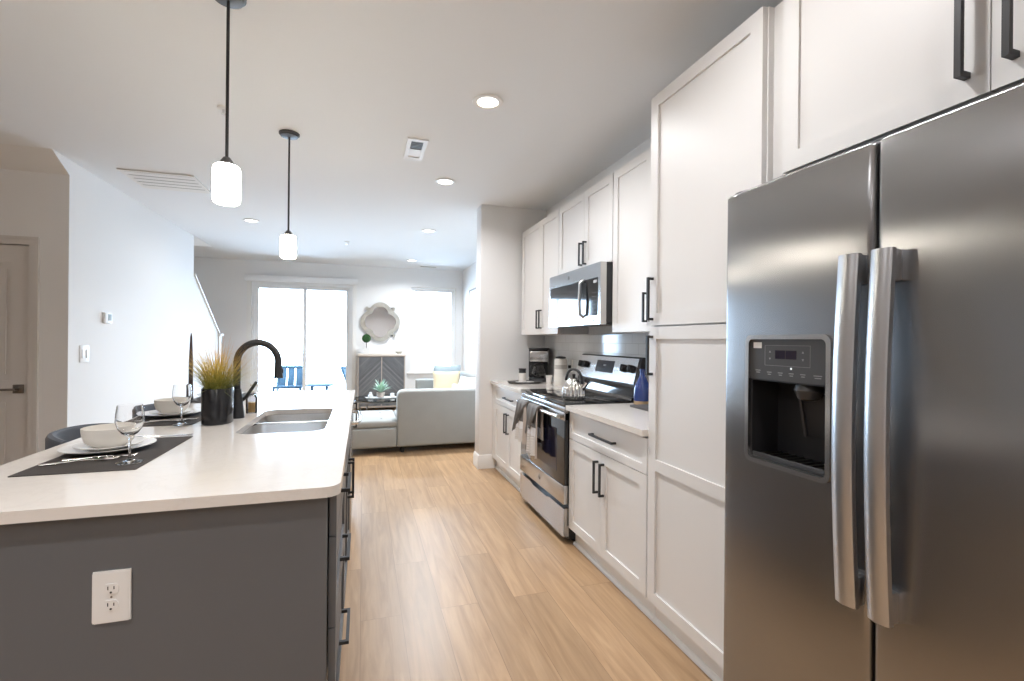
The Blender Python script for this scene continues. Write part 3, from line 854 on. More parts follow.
# pantry
t = Thing('pantry_cabinet', 'tall white pantry cabinet with two stacked doors beside the refrigerator', 'cabinet', (1.6, 1.64, 0))
t.part('carcass', cab_box(BM(), XF + .021, 1.302, 1.971, .105, 2.484), 'cab')
t.part('toe_kick', box(BM(), 1.345, XK - .001, 1.302, 1.971, 0, .1045), 'cab')
t.part('base_shoe', prism(BM(), [(1.345, 0), (1.327, 0), (1.330, .012), (1.337, .018), (1.345, .02)], 'Y', 1.302, 1.971), 'trim')
d = t.part('upper_door', shaker(BM(), XF, -1, 1.306, 1.967, 1.409, 2.482, rail=.056), 'cab')
t.part('door_handle', pull(BM(), XF, -1, 'Z', 1.533, 1.940, .200), 'black', d)
d = t.part('lower_door', shaker(BM(), XF, -1, 1.306, 1.967, .114, 1.402, rail=.056, mids=((.735, .788),)), 'cab')
t.part('door_handle', pull(BM(), XF, -1, 'Z', 1.269, 1.940, .185), 'black', d)

# over-fridge cabinet with its filler panel
t = Thing('fridge_cabinet', 'white two-door cabinet with long black bar handles above the refrigerator', 'cabinet', (1.6, .68, 1.88))
t.part('carcass', cab_box(BM(), XF + .021, .135, 1.224, 1.880, 2.484), 'cab')
t.part('filler_panel', prism(BM(), [(1.2265, 1.85), (1.2885, 1.85), (1.2885, 0), (1.3015, 0), (1.3015, 2.484), (1.2265, 2.484)], 'X', XF + .045, XK - .001), 'cab')
for a, b, h in ((.14, .6805, .640), (.6835, 1.222, .724)):
    dd = t.part('door', shaker(BM(), XF, -1, a, b, 1.883, 2.482, rail=.058), 'cab')
    t.part('door_handle', pull(BM(), XF, -1, 'Z', 2.032, h, .205, out=.035, w=.013, th=.012), 'black', dd)
single('end_panel', box(BM(), XF - .01, XK - .001, .112, .134, 0, 2.484, .001, 1), 'cab', 'white side panel closing off the refrigerator alcove', 'panel', (1.6, .123, 0))

# ------------------------------------------------------------------ refrigerator
FX, FY0, FYG, FY1, FZ0, FZ1 = 1.114, .262, .802, 1.277, .055, 1.803
t = Thing('refrigerator', 'stainless side-by-side refrigerator with ice and water dispenser', 'refrigerator', (1.5, .765, 0))
t.part('cabinet', box(BM(), FX + .116, XK - .02, FY0 + .004, FY1 - .004, .03, FZ1 - .02, .006), 'darkgrey')
t.part('kick_grille', box(BM(), FX + .05, FX + .12, FY0 + .02, FY1 - .02, .0, .05, .003), 'charcoal')
def door_curve(y0, y1, z0, z1):
    def fn(u, v, w):
        k = (u - (y0 + y1) / 2) / ((y1 - y0) / 2)
        bow = .007 * k * k
        e = min(u - y0, y1 - u); r = .014
        if e < r: bow += r - math.sqrt(max(0, r * r - (r - e) ** 2))
        ez = min(v - z0, z1 - v); rz = .010
        if ez < rz: bow += rz - math.sqrt(max(0, rz * rz - (rz - ez) ** 2))
        return (FX + (w + bow * (1 - w / .06) if w < .06 else w), u, v)
    return fn
def stops(a, b, r, n=8, mid=12):
    ed = [r * (1 - math.cos(PI / 2 * i / n)) for i in range(n)]
    return [a + x for x in ed] + [a + r + (b - a - 2 * r) * i / mid for i in range(mid + 1)] + [b - x for x in reversed(ed)]
DY0, DY1, DZ0, DZ1 = .900, 1.178, .978, 1.356
def fridge_door(name, y0, y1, hole):
    us = stops(y0, y1, .014); vs = stops(FZ0, FZ1, .010, 5, 6)
    if hole:
        us = sorted(set([u for u in us if not (hole[0] - .012 < u < hole[0] + .012 or hole[1] - .012 < u < hole[1] + .012)] + [hole[0], hole[1]]))
        vs = sorted(set([v for v in vs if not (hole[2] - .03 < v < hole[2] + .03 or hole[3] - .03 < v < hole[3] + .03)] + [hole[2], hole[3]]))
    dep = [[(None if hole and hole[0] <= (us[i] + us[i + 1]) / 2 <= hole[1] and hole[2] <= (vs[j] + vs[j + 1]) / 2 <= hole[3] else 0.0)
            for j in range(len(vs) - 1)] for i in range(len(us) - 1)]
    return t.part(name, slab(BM(), us, vs, dep, .112, door_curve(y0, y1, FZ0, FZ1)), 'steel_door', sharp=50)
fz = fridge_door('freezer_door', FYG + .0035, FY1, (DY0 + .006, DY1 - .006, DZ0 + .006, DZ1 - .006))
fd = fridge_door('fresh_food_door', FY0, FYG - .0035, None)
def fridge_handle(y0, y1, par):
    n = 24; bm = BM(); z0, z1 = .722, 1.542; secs = []
    for i in range(n + 1):
        k = i / n; z = z0 + (z1 - z0) * k
        x = 1.082 - .017 * math.sin(PI * k)
        secs.append([(x, y0 + .004, z), (x - .006, (y0 + y1) / 2, z), (x, y1 - .004, z), (x + .004, y1, z), (x + .016, y1, z), (x + .016, y0, z), (x + .004, y0, z)])
    V = [[bm.verts.new(p) for p in s] for s in secs]
    for a, b in zip(V, V[1:]):
        for j in range(7): bm.faces.new((a[j], a[(j + 1) % 7], b[(j + 1) % 7], b[j]))
    bm.faces.new(V[0]); bm.faces.new(V[-1])
    bmesh.ops.recalc_face_normals(bm, faces=bm.faces[:])
    h = t.part('door_handle', bm, 'steel_z', par)
    for z in (z0 + .036, z1 - .036):
        box_ = box(BM(), 1.090, FX + .006, y0 + .003, y1 - .003, z - .034, z + .034, .003)
        t.part('handle_mount', box_, 'steel_z', par)
fridge_handle(.8125, .862, fz)
fridge_handle(.738, .785, fd)
for y in (FY0 + .05, FY1 - .03):
    t.part('hinge_cover', box(BM(), FX + .03, FX + .17, y - .018, y + .018, FZ1 - .0195, FZ1 + .014, .006), 'blackplastic')
# dispenser set into the freezer door
bm = BM(); prism(bm, rrect(DY0, DY1, DZ0, DZ1, .022), 'X', FX - .003, FX + .012, holes=[rrect(DY0 + .013, DY1 - .013, DZ0 + .013, DZ1 - .013, .014)])
t.part('dispenser_bezel', bm, 'steel', fz)
bm = BM(); prism(bm, rrect(DY0 + .0125, DY1 - .0125, 1.226, DZ1 - .0125, .010), 'X', FX + .004, FX + .05)
pn = t.part('dispenser_panel', bm, 'charcoal', fz)
bm = BM()
a0, a1, b0, b1, dx = DY0 + .0125, DY1 - .0125, DZ0 + .0125, 1.2255, .108
def quad(bm, *ps): bm.faces.new([bm.verts.new(p) for p in ps])
prism(bm, [(a0, b0), (a1, b0), (a1, b1), (a0, b1)], 'X', FX + .010, FX + dx, holes=[[(a0 + .004, b0 + .004), (a1 - .004, b0 + .004), (a1 - .004, b1 - .004), (a0 + .004, b1 - .004)]])
prism(bm, [(a0, b0), (a1, b0), (a1, b1), (a0, b1)], 'X', FX + dx, FX + dx + .004)
t.part('dispenser_cavity', bm, 'blackplastic', fz)
bm = BM(); ym = 1.005
lathe(bm, [(0, 0), (.030, 0), (.036, -.018), (.027, -.040), (.016, -.046), (0, -.046)], 28, c=(FX + .050, ym, 1.2215))
t.part('dispenser_nozzle', bm, 'charcoal', fz)
bm = BM(); prism(bm, [(FX + .066, 1.196), (FX + .074, 1.198), (FX + .098, 1.075), (FX + .090, 1.073)], 'Y', ym - .042, ym + .042)
t.part('dispenser_paddle', bm, 'blackplastic', fz)
for s in (-1, 1):
    bm = BM(); prism(bm, [(FX + .058, 1.196), (FX + .066, 1.198), (FX + .092, 1.070), (FX + .084, 1.068)], 'Y', ym + s * .040 - .004, ym + s * .040 + .004)
    t.part('paddle_rail', bm, 'charcoal', fz)
for i in range(9):
    y = a0 + .022 + i * .0265
    t.part('drip_bar', box(BM(), FX + .018, FX + .105, y - .003, y + .003, b0 + .006, b0 + .014, .001, 1), 'nickel', fz)
t.part('drip_rim', box(BM(), FX + .011, FX + .018, a0 + .005, a1 - .005, b0 + .0045, b0 + .017, .001, 1), 'charcoal', fz)
px_ = FX + .004
for y0, y1 in ((1.0405, 1.0735), (1.004, 1.0385)):
    t.part('display', box(BM(), px_ - .0008, px_ + .001, y0, y1, 1.288, 1.312), 'lcd', fz)
bm = BM(); prism(bm, [(.962, 1.268), (1.110, 1.268), (1.110, 1.326), (.962, 1.326)], 'X', px_ - .0005, px_ + .001, holes=[[(.9628, 1.2688), (1.1092, 1.2688), (1.1092, 1.3252), (.9628, 1.3252)]])
t.part('display_outline', bm, 'glyph', fz)
for y in (1.092, .984):
    for z, s in ((1.308, 1), (1.287, -1)):
        bm = BM(); prism(bm, [(y - .0035, z - s * .003), (y + .0035, z - s * .003), (y, z + s * .003)], 'X', px_ - .0005, px_ + .001)
        t.part('arrow_key', bm, 'glyph', fz)
for y, z, w in ((1.135, 1.251, .009), (1.094, 1.2475, .008), (1.056, 1.2475, .008), (1.020, 1.2475, .008), (.984, 1.2475, .008), (.940, 1.247, .012)):
    for q in range(2):
        t.part('key_mark', box(BM(), px_ - .0004, px_ + .001, y - w + q * .002, y + w - q * .003, z - q * .006, z + .0022 - q * .006), 'glyph', fz)
t.part('indicator_light', box(BM(), px_ - .0008, px_ + .001, 1.0185, 1.0225, 1.2605, 1.2645), 'led', fz)
t.part('white_sticker', box(BM(), px_ - .0008, px_ + .001, 1.122, 1.152, 1.317, 1.334), 'porcelain', fz)

# ------------------------------------------------------------------ range
RX, RY0, RY1 = 1.264, 2.876, 3.780
RYM = (RY0 + RY1) / 2
t = Thing('range', 'freestanding stainless electric range with black glass cooktop and black sides', 'oven', (1.58, RYM, 0))
t.part('body', box(BM(), RX + .035, XK - .03, RY0, RY1, .03, .900, .003), 'blackplastic')
for y in (RY0 + .06, RY1 - .06):
    for x in (RX + .10, XK - .10):
        t.part('foot', lathe(BM(), [(0, 0), (.02, 0), (.02, .03), (0, .03)], 16, c=(x, y, 0)), 'blackplastic')
ct = t.part('cooktop', box(BM(), RX - .004, XK - .085, RY0 - .002, RY1 + .002, .9005, .928, .004), 'blackgloss')
for x, y, r in ((1.42, RY0 + .22, .10), (1.42, RY1 - .22, .09), (1.68, RY0 + .22, .085), (1.68, RY1 - .22, .105)):
    bm = BM(); prism(bm, ring_pts(x, y, r), 'Z', .9279, .9284, holes=[ring_pts(x, y, r - .003)])
    t.part('burner_ring', bm, 'darkgrey', ct)
t.part('control_rail', box(BM(), RX, RX + .034, RY0 + .001, RY1 - .001, .868, .900, .003), 'steel')
od = t.part('oven_door', box(BM(), RX - .002, RX + .033, RY0 + .002, RY1 - .002, .385, .864, .004), 'blackgloss')
t.part('oven_window', box(BM(), RX - .0035, RX - .0015, RY0 + .13, RY1 - .13, .45, .74, .0005, 1), 'lcd', od)
t.part('door_top_band', box(BM(), RX - .006, RX + .033, RY0 + .002, RY1 - .002, .812, .866, .003), 'steel', od)
t.part('door_bottom_band', box(BM(), RX - .006, RX + .033, RY0 + .002, RY1 - .002, .262, .3845, .003), 'steel', od)
bm = BM(); lathe(bm, [(0, 0), (.020, 0), (.020, .0015), (.017, .0025), (0, .0025)], 28); bm.transform(Matrix.Translation((RX - .0060, RYM, .323)) @ Matrix.Rotation(R(-90), 4, 'Y'))
bd = t.part('round_badge', bm, 'nickel', od)
bm = BM(); prism(bm, ring_pts(RYM, .323, .0155), 'X', RX - .0093, RX - .0083, holes=[ring_pts(RYM, .323, .0135)])
t.part('badge_ring', bm, 'chrome', od)
bm = BM(); tube(bm, [(RX - .040, RY0 + .03, .836), (RX - .045, RYM, .836), (RX - .040, RY1 - .03, .836)], .0125, 14)
t.part('oven_handle', bm, 'steel', od)
for y in (RY0 + .05, RY1 - .036):
    t.part('handle_post', box(BM(), RX - .040, RX - .004, y - .015, y + .015, .822, .850, .003), 'steel', od)
dr = t.part('storage_drawer', prism(BM(), [(RY0 + .003, .05), (RY1 - .003, .05), (RY1 - .003, .235), (RYM + .2, .235), (RYM + .14, .222), (RYM - .14, .222), (RYM - .2, .235), (RY0 + .003, .235)], 'X', RX - .004, RX + .034), 'steel')
# leaning backguard
bg_ = []
def lean(z): return 1.787 + (z - 1.035) * .27
bm = BM(); prism(bm, [(1.774, .9285), (1.797, .9285), (1.797, 1.05), (1.785, 1.034)], 'Y', RY0 + .004, RY1 - .004)
t.part('back_riser', bm, 'blackgloss')
bm = BM(); prism(bm, [(1.752, .9282), (1.7735, .9282), (1.7735, .945), (1.764, .943)], 'Y', RY0 + .004, RY1 - .004)
t.part('vent_strip', bm, 'blackgloss')
bm = BM(); prism(bm, [(lean(1.035) , 1.035), (lean(1.212), 1.212), (lean(1.212) + .012, 1.222), (1.862, 1.222), (1.862, .93), (1.7975, .93), (1.7975, 1.035)], 'Y', RY0 - .001, RY1 + .045)
t.part('backguard', bm, 'blackplastic')
TH = math.atan(.27)
def on_lean(bm, back=0.0):
    """place a shape made flat in (X out, Y, Z up) on the leaning face"""
    bm.transform(Matrix.Translation((lean(1.035), 0, 1.035)) @ Matrix.Rotation(TH, 4, 'Y'))
    return bm
HL = .177 / math.cos(TH)
bm = BM(); prism(bm, [(RY0 + .022, .001), (RY1 + .043, .001), (RY1 + .043, HL), (RY0 + .022, HL)], 'X', -.006, -.0002)
t.part('control_panel', on_lean(bm), 'steel')
bm = BM(); box(bm, -.0075, -.0058, RYM - .11, RYM + .17, .058, .152, .001, 1)
dp = t.part('display', on_lean(bm), 'lcd')
bm = BM(); box(bm, -.0080, -.0072, RYM + .012, RYM + .052, .108, .122)
t.part('clock_digits', on_lean(bm), 'glyph', dp)
for y in (RY0 + .085, RY0 + .185, RY1 - .02, RY1 - .105):
    bm = BM(); lathe(bm, [(0, 0), (.029, 0), (.027, .024), (.020, .030), (0, .030)], 26)
    bm.transform(Matrix.Translation((-.006, y, .105)) @ Matrix.Rotation(R(-90), 4, 'Y'))
    box(bm, -.042, -.034, y - .0065, y + .0065, .080, .130, .002, 1)
    t.part('knob', on_lean(bm), 'blackplastic')

# dish towels over the oven handle
def towel(label, y, w, front, back, flap, ph, shift, rz=0.0):
    HX, HZ = RX - .0435, .836
    t = Thing('dish_towel', label, 'towel', (HX, y, HZ), rz, 'dish towels on the oven handle', world=False)
    def sheet(w0, w1, fl, bl, r, amp, slant=0.0, sh=0.0):
        bm = BM(); nv = 22; prof = []
        for k in range(13): prof.append((-r, -fl * (1 - k / 12), 1 - k / 12))
        for k in range(1, 8):
            a = PI - PI * k / 8; prof.append((r * math.cos(a), r * math.sin(a), 0))
        for k in range(9): prof.append((r, -bl * k / 8, k / 8 * .4))
        g = []
        for (x, z, d) in prof:
            row = []
            for j in range(nv + 1):
                v = j / nv - .5
                ww = w0 + (w1 - w0) * d
                fz_ = z * (1 + slant * v) if z < 0 and x < 0 else z
                fold = amp * (.35 + d) * (math.sin(v * 15 + ph) + .4 * math.sin(v * 31 + ph * 2))
                row.append(bm.verts.new((x - (abs(fold) + fold) * .6 if x < 0 else x + abs(fold) * .15, v * ww + sh * d, fz_)))
            g.append(row)
        fs = [bm.faces.new((g[i][j], g[i][j + 1], g[i + 1][j + 1], g[i + 1][j])) for i in range(len(g) - 1) for j in range(nv)]
        bmesh.ops.recalc_face_normals(bm, faces=fs)
        bmesh.ops.solidify(bm, geom=fs, thickness=.004)
        return bm
    t.part('cloth', sheet(w * .8, w, front, back, .0205, .012), 'towel', sharp=60)
    t.part('folded_corner', sheet(w * .82, w * .72, front * flap, back * .5, .0275, .010, slant=.8, sh=w * shift), 'towelgrey', sharp=60)
    return t
towel('grey and cream dish towel on the oven handle, the shorter one farther along', 3.575, .24, .30, .20, .60, 0.4, .42)
towel('grey and cream checked dish towel on the oven handle, the longer one hanging in front', 3.315, .245, .345, .22, .44, 1.7, .18)

# ------------------------------------------------------------------ microwave
MX, MY0, MY1, MZ0, MZ1 = 1.508, 2.868, 3.782, 1.447, 1.868
t = Thing('microwave', 'stainless over-the-range microwave with black window and curved handle', 'microwave', (1.72, 3.32, MZ0))
t.part('body', box(BM(), MX + .045, XK - .002, MY0, MY1, MZ0 + .012, MZ1 - .001, .003), 'blackplastic')
fr = t.part('front_frame', prism(BM(), [(MY0, MZ0), (MY1, MZ0), (MY1, MZ1 - .002), (MY0, MZ1 - .002)], 'X', MX, MX + .0445,
    holes=[rrect(MY0 + .035, MY1 - .022, MZ0 + .062, MZ1 - .100, .008)]), 'steel')
t.part('door_window', box(BM(), MX + .003, MX + .02, MY0 + .275, MY1 - .0215, MZ0 + .0615, MZ1 - .0995), 'blackgloss')
cp = t.part('control_panel', box(BM(), MX + .003, MX + .02, MY0 + .0345, MY0 + .272, MZ0 + .0615, MZ1 - .0995), 'blackgloss')
t.part('display', box(BM(), MX + .0022, MX + .0035, MY0 + .055, MY0 + .11, MZ1 - .135, MZ1 - .115), 'glyph', cp)
for i in range(6):
    for j in range(3):
        y = MY0 + .052 + j * .03; z = MZ0 + .085 + i * .027
        t.part('key', box(BM(), MX + .0024, MX + .0035, y - .005, y + .005, z - .002, z + .002), 'glyph', cp)
bm = BM(); ps = [(MX - .024 - .006 * math.sin(PI * k / 12) if 0 < k < 12 else MX + .004, MY0 + .262, MZ0 + .055 + (MZ1 - MZ0 - .15) * k / 12) for k in range(13)]
tube(bm, ps, .011, 12)
t.part('door_handle', bm, 'steel_z')
bm = BM(); lathe(bm, [(0, 0), (.015, 0), (.014, .002), (0, .002)], 24); bm.transform(Matrix.Translation((MX, MY0 + .52, MZ1 - .05)) @ Matrix.Rotation(R(-90), 4, 'Y'))
t.part('round_badge', bm, 'nickel')
bm = BM(); lathe(bm, [(0, 0), (.010, 0), (.009, .002), (0, .002)], 24); bm.transform(Matrix.Translation((MX, MY0 + .10, MZ0 + .03)) @ Matrix.Rotation(R(-90), 4, 'Y'))
t.part('round_emblem', bm, 'nickel')
t.part('vent_grille', box(BM(), MX + .09, XK - .10, MY0 + .10, MY1 - .10, MZ0 + .004, MZ0 + .0115), 'darkgrey')

# ------------------------------------------------------------------ things on the right-hand worktops
ZT = .9142
t = Thing('tea_kettle', 'ribbed polished steel kettle with black loop handle standing on the cooktop', 'kettle', (1.40, 3.04, .9286), R(0), world=False)
t.part('body', lathe(BM(), [(0, 0), (.068, 0), (.077, .012), (.081, .035), (.078, .065), (.069, .095), (.053, .120), (.038, .133), (.034, .136), (0, .136)], 96, lobes=16, amp=.11), 'chrome', sharp=60)
ld = t.part('lid', lathe(BM(), [(0, .1362), (.036, .1362), (.033, .146), (.018, .152), (0, .153)], 36), 'chrome')
t.part('lid_knob', lathe(BM(), [(0, .1532), (.008, .1532), (.013, .168), (.010, .176), (0, .178)], 20), 'blackplastic', ld)
t.part('spout', tube(BM(), [(.035, -.045, .080), (.048, -.068, .108), (.055, -.082, .130)], [.026, .020, .015], 14), 'chrome')
t.part('whistle_cap', tube(BM(), [(.0545, -.081, .128), (.060, -.091, .145)], [.018, .019], 14), 'blackplastic')
hp = [(.042 * math.cos(R(a)) * 1.25 * .49, -.075 * math.cos(R(a)),   .125 + .084 * math.sin(R(a))) for a in range(-8, 190, 11)]
t.part('handle', tube(BM(), hp, .0095, 12), 'blackplastic')

single('stoneware_bottle', lathe(BM(), [(0, 0), (.050, 0), (.056, .006), (.057, .05), (.056, .10), (.048, .135), (.030, .170), (.019, .195), (.016, .215), (.020, .232), (.019, .238), (.012, .238), (.011, .22), (0, .21)], 40),
       'blueglaze', 'cobalt blue stoneware bottle with tan base on the worktop by the pantry', 'bottle', (1.775, 2.775, ZT), world=False)
single('slate_trivet', prism(BM(), rrect(-.11, .11, -.12, .12, .012), 'Z', 0, .012), 'slate', 'dark slate trivet on the worktop in front of the blue bottle', 'trivet', (1.748, 2.59, ZT), world=False)

t = Thing('coffee_maker', 'drip coffee maker with steel housing, glass carafe and black handle', 'coffee maker', (1.735, 4.635, ZT), R(72), world=False)
t.part('base', box(BM(), -.10, .11, -.10, .10, 0, .035, .012), 'blackplastic')
t.part('column', box(BM(), .045, .11, -.10, .10, .0355, .325, .008), 'blackplastic')
t.part('brew_housing', box(BM(), -.095, .0445, -.095, .095, .205, .315, .006), 'steel')
t.part('lid', box(BM(), -.10, .115, -.105, .105, .3255, .345, .008), 'blackplastic')
t.part('warming_plate', lathe(BM(), [(0, .0352), (.070, .0352), (.070, .039), (0, .039)], 32, c=(-.028, 0, 0)), 'darkgrey')
cf = t.part('carafe', lathe(BM(), [(0, .0395), (.055, .0395), (.070, .07), (.070, .10), (.052, .15), (.048, .165), (.045, .165), (.049, .15), (.067, .10), (.067, .072), (.053, .043), (0, .043)], 36, c=(-.028, 0, 0)), 'glass')
t.part('coffee', lathe(BM(), [(0, .0435), (.052, .0435), (.0655, .072), (.0655, .088), (0, .088)], 36, c=(-.028, 0, 0)), 'coffee', cf)
t.part('carafe_lid', lathe(BM(), [(0, .1655), (.050, .1655), (.050, .178), (.03, .188), (0, .19)], 32, c=(-.028, 0, 0)), 'blackplastic', cf)
t.part('carafe_handle', tube(BM(), [(-.07, .035, .165), (-.105, .075, .165), (-.118, .088, .13), (-.112, .082, .085), (-.085, .050, .065)], .011, 10), 'blackplastic', cf)
t = Thing('canister', 'tall white cylinder canister with grey band and black lid beside the coffee maker', 'canister', (1.780, 4.165, ZT), world=False)
t.part('body', lathe(BM(), [(0, 0), (.062, 0), (.066, .006), (.062, .06), (.060, .20), (.058, .245), (.05, .252), (0, .252)], 40), 'greyband')
t.part('lid', lathe(BM(), [(0, .2522), (.045, .2522), (.05, .258), (.047, .268), (.015, .274), (0, .275)], 32), 'blackplastic')
t = Thing('serving_tray', 'dark oval tray with small saucers on the worktop by the stub wall', 'tray', (1.525, 4.455, ZT), R(0), world=False)
t.part('tray_base', lathe(BM(), [(0, 0), (.15, 0), (.17, .016), (.175, .018), (.166, .016), (.148, .005), (0, .005)], 48, sx=1.05, sy=.62), 'slate')
def cup(name, label, loc, prof, mat):
    return single(name, lathe(BM(), prof, 32), mat, label, 'cup', loc, world=False)
cup('ceramic_tumbler', 'small white tumbler standing in front of the tall white canister', (1.70, 4.255, ZT), [(0, 0), (.025, 0), (.030, .07), (.033, .088), (.030, .088), (.026, .01), (0, .008)], 'cup')
t = Thing('glass_jar', 'small cream jar with dark clamp lid on the tray beside the stub wall', 'jar', (1.515, 4.505, ZT + .0055), world=False)
t.part('body', lathe(BM(), [(0, 0), (.034, 0), (.038, .006), (.038, .085), (.034, .092), (0, .092)], 32), 'cup')
t.part('lid', lathe(BM(), [(0, .0922), (.036, .0922), (.036, .105), (.034, .108), (.034, .122), (.038, .124), (.038, .136), (0, .138)], 32), 'blackplastic')
single('saucer', lathe(BM(), [(0, 0), (.035, 0), (.055, .009), (.053, .010), (.034, .003), (0, .003)], 32), 'porcelain', 'small white saucer lying on the dark tray below the cream jar', 'saucer', (1.475, 4.435, ZT + .0058), world=False)
single('napkin', box(BM(), -.035, .035, -.032, .032, 0, .012, .003), 'porcelain', 'folded white napkin lying on the dark tray in front of the coffee maker', 'napkin', (1.575, 4.455, ZT + .0058), world=False)
t = Thing('wall_outlet', 'white outlet on the tiled backsplash beside the tall canister', 'outlet', (XK - .008, 4.13, 1.10))
t.part('plate', box(BM(), XK - .014, XK - .0085, 4.085, 4.175, 1.04, 1.16, .002), 'trim')
t.part('plug', box(BM(), XK - .036, XK - .0142, 4.115, 4.145, 1.075, 1.105, .004), 'blackplastic')

# ------------------------------------------------------------------ island
IX0, IX1, IY0, IY1 = -1.112, -.058, 1.442, 4.135
outer = []
for (x, y, r, a) in ((IX1, IY1, .03, 0), (IX0, IY1, .03, 90), (IX0, IY0, .03, 180), (IX1, IY0, .045, 270)):
    sx = -1 if x == IX1 else 1; sy = -1 if y == IY1 else 1
    for i in range(7):
        k = R(a + 15 * i); outer.append((x + sx * r + r * math.cos(k), y + sy * r + r * math.sin(k)))
SKX0, SKX1, SKY0, SKY1 = -.535, -.165, 2.325, 3.095
bm = prism(BM(), outer, 'Z', .884, .914, holes=[rrect(SKX0, SKX1, SKY0, SKY1, .07, 8)])
single('island_worktop', bm, 'quartz', 'long white quartz island worktop with a sink cut into it', 'countertop', (-.585, 2.79, .884), sharp=30)

t = Thing('kitchen_island', 'dark grey kitchen island cabinet with black bar handles and outlet on its end', 'island', (-.45, 2.79, 0))
t.part('end_panel', box(BM(), -1.075, -.0935, 1.472, 1.492, 0, .8835, .001, 1), 'grey_cab')
t.part('far_end_panel', box(BM(), -1.075, -.0935, 4.085, 4.105, 0, .8835, .001, 1), 'grey_cab')
t.part('back_panel', box(BM(), -.80, -.782, 1.4925, 4.0845, 0, .8835), 'grey_cab')
bm = BM()
slab(bm, [1.4925, 2.24, 3.12, 4.0845], [.105, .55, .883], [[0, 0], [0, .5], [0, 0]], .660, lambda u, v, w: (-.112 - w, u, v))
t.part('carcass', bm, 'grey_cab')
t.part('toe_kick', box(BM(), -.77, -.160, 1.4925, 4.0845, 0, .1045), 'grey_cab')
FXI = -.070
def ifront(kind, y0, y1, z0, z1, rail, hd=None, hz=None, L=.2, along='Y'):
    if rail: bm = shaker(BM(), FXI, 1, y0, y1, z0, z1, rail=rail)
    else: bm = box(BM(), FXI - .02, FXI, y0, y1, z0, z1, .001, 1)
    d = t.part(kind, bm, 'grey_cab')
    if hd is not None:
        if along == 'Y': t.part(kind + '_handle', pull(BM(), FXI, 1, 'Y', hd, hz, L), 'black', d)
        else: t.part(kind + '_handle', pull(BM(), FXI, 1, 'Z', hz, hd, L), 'black', d)
ifront('drawer', 1.4985, 2.235, .753, .873, 0, 1.865, .806, .215)
ifront('drawer', 1.4985, 2.235, .484, .748, .05, 1.865, .567, .215)
ifront('drawer', 1.4985, 2.235, .116, .479, .05, 1.865, .275, .215)
ifront('false_front', 2.240, 3.128, .753, .873, 0)
ifront('door', 2.240, 2.6815, .116, .748, .055, 2.645, .594, .19, 'Z')
ifront('door', 2.6845, 3.128, .116, .748, .055, 2.722, .594, .19, 'Z')
dw = t.part('dishwasher_front', box(BM(), FXI - .02, FXI + .006, 3.134, 3.742, .116, .873, .004), 'steel')
t.part('dishwasher_handle', tube(BM(), [(FXI + .004, 3.19, .80), (FXI + .036, 3.20, .80), (FXI + .050, 3.26, .80), (FXI + .056, 3.438, .80), (FXI + .050, 3.616, .80), (FXI + .036, 3.676, .80), (FXI + .004, 3.686, .80)], .011, 12), 'chrome', dw)
ifront('door', 3.748, 4.083, .116, .873, .055, 3.79, .76, .19, 'Z')
# electrical outlet on the end panel
t = Thing('duplex_outlet', 'white duplex wall outlet on the grey end panel of the island', 'outlet', (-.607, 1.472, .669))
t.part('plate', slab(BM(), [-.648, -.644, -.570, -.566], [.604, .608, .731, .735], [[.003, .001, .003], [.001, 0, .001], [.003, .001, .003]], .0065, lambda u, v, w: (u, 1.4655 + w, v)), 'trim')
for z in (.690, .648):
    f_ = t.part('receptacle', prism(BM(), [(-.607 + .0165 * math.cos(R(a)) , z + max(-.0135, min(.0135, .0175 * math.sin(R(a))))) for a in range(0, 360, 12)], 'Y', 1.4635, 1.4665), 'trim')
    for dx, hh in ((-.0065, .0045), (.0065, .0038)):
        t.part('slot', box(BM(), -.607 + dx - .0011, -.607 + dx + .0011, 1.4630, 1.4636, z + .003 - hh, z + .003 + hh), 'blackplastic', f_)
    bm = BM(); lathe(bm, [(0, 0), (.0026, 0), (.0026, .0006), (0, .0006)], 16); bm.transform(Matrix.Translation((-.607, 1.4636, z - .0085)) @ Matrix.Rotation(R(90), 4, 'X'))
    t.part('ground_hole', bm, 'blackplastic', f_)
bm = BM(); lathe(bm, [(0, 0), (.0028, 0), (.002, .001), (0, .001)], 16); bm.transform(Matrix.Translation((-.607, 1.4655, .669)) @ Matrix.Rotation(R(90), 4, 'X'))
t.part('screw', bm, 'nickel')

# sink: two bowls hung under the cut-out
t = Thing('kitchen_sink', 'stainless undermount sink with two bowls in the island worktop', 'sink', (-.35, 2.71, .70))
def bowl(y0, y1, zb, name):
    bm = BM(); n = 8; rings = []
    for k, (z, ins, r) in enumerate(((.8820, 0, .06), (zb + .05, .004, .058), (zb + .015, .014, .055), (zb, .045, .045))):
        rings.append([bm.verts.new((x, y, z)) for x, y in rrect(SKX0 - .004 + ins, SKX1 + .004 - ins, y0 + ins, y1 - ins, r, n)])
    for a, b in zip(rings, rings[1:]):
        for i in range(len(a)): bm.faces.new((a[i], a[(i + 1) % len(a)], b[(i + 1) % len(a)], b[i]))
    bm.faces.new(rings[-1])
    bmesh.ops.recalc_face_normals(bm, faces=bm.faces[:])
    bmesh.ops.solidify(bm, geom=bm.faces[:], thickness=.0015)
    o = t.part(name, bm, 'sink', sharp=50)
    t.part('drain', lathe(BM(), [(0, .0006), (.040, .0006), (.038, .003), (.025, .0015), (0, .0015)], 28, c=((SKX0 + SKX1) / 2, (y0 + y1) / 2, zb)), 'chrome', o)
    return o
bowl(SKY0 - .004, 2.778, .70, 'near_bowl')
bowl(2.802, SKY1 + .004, .66, 'far_bowl')
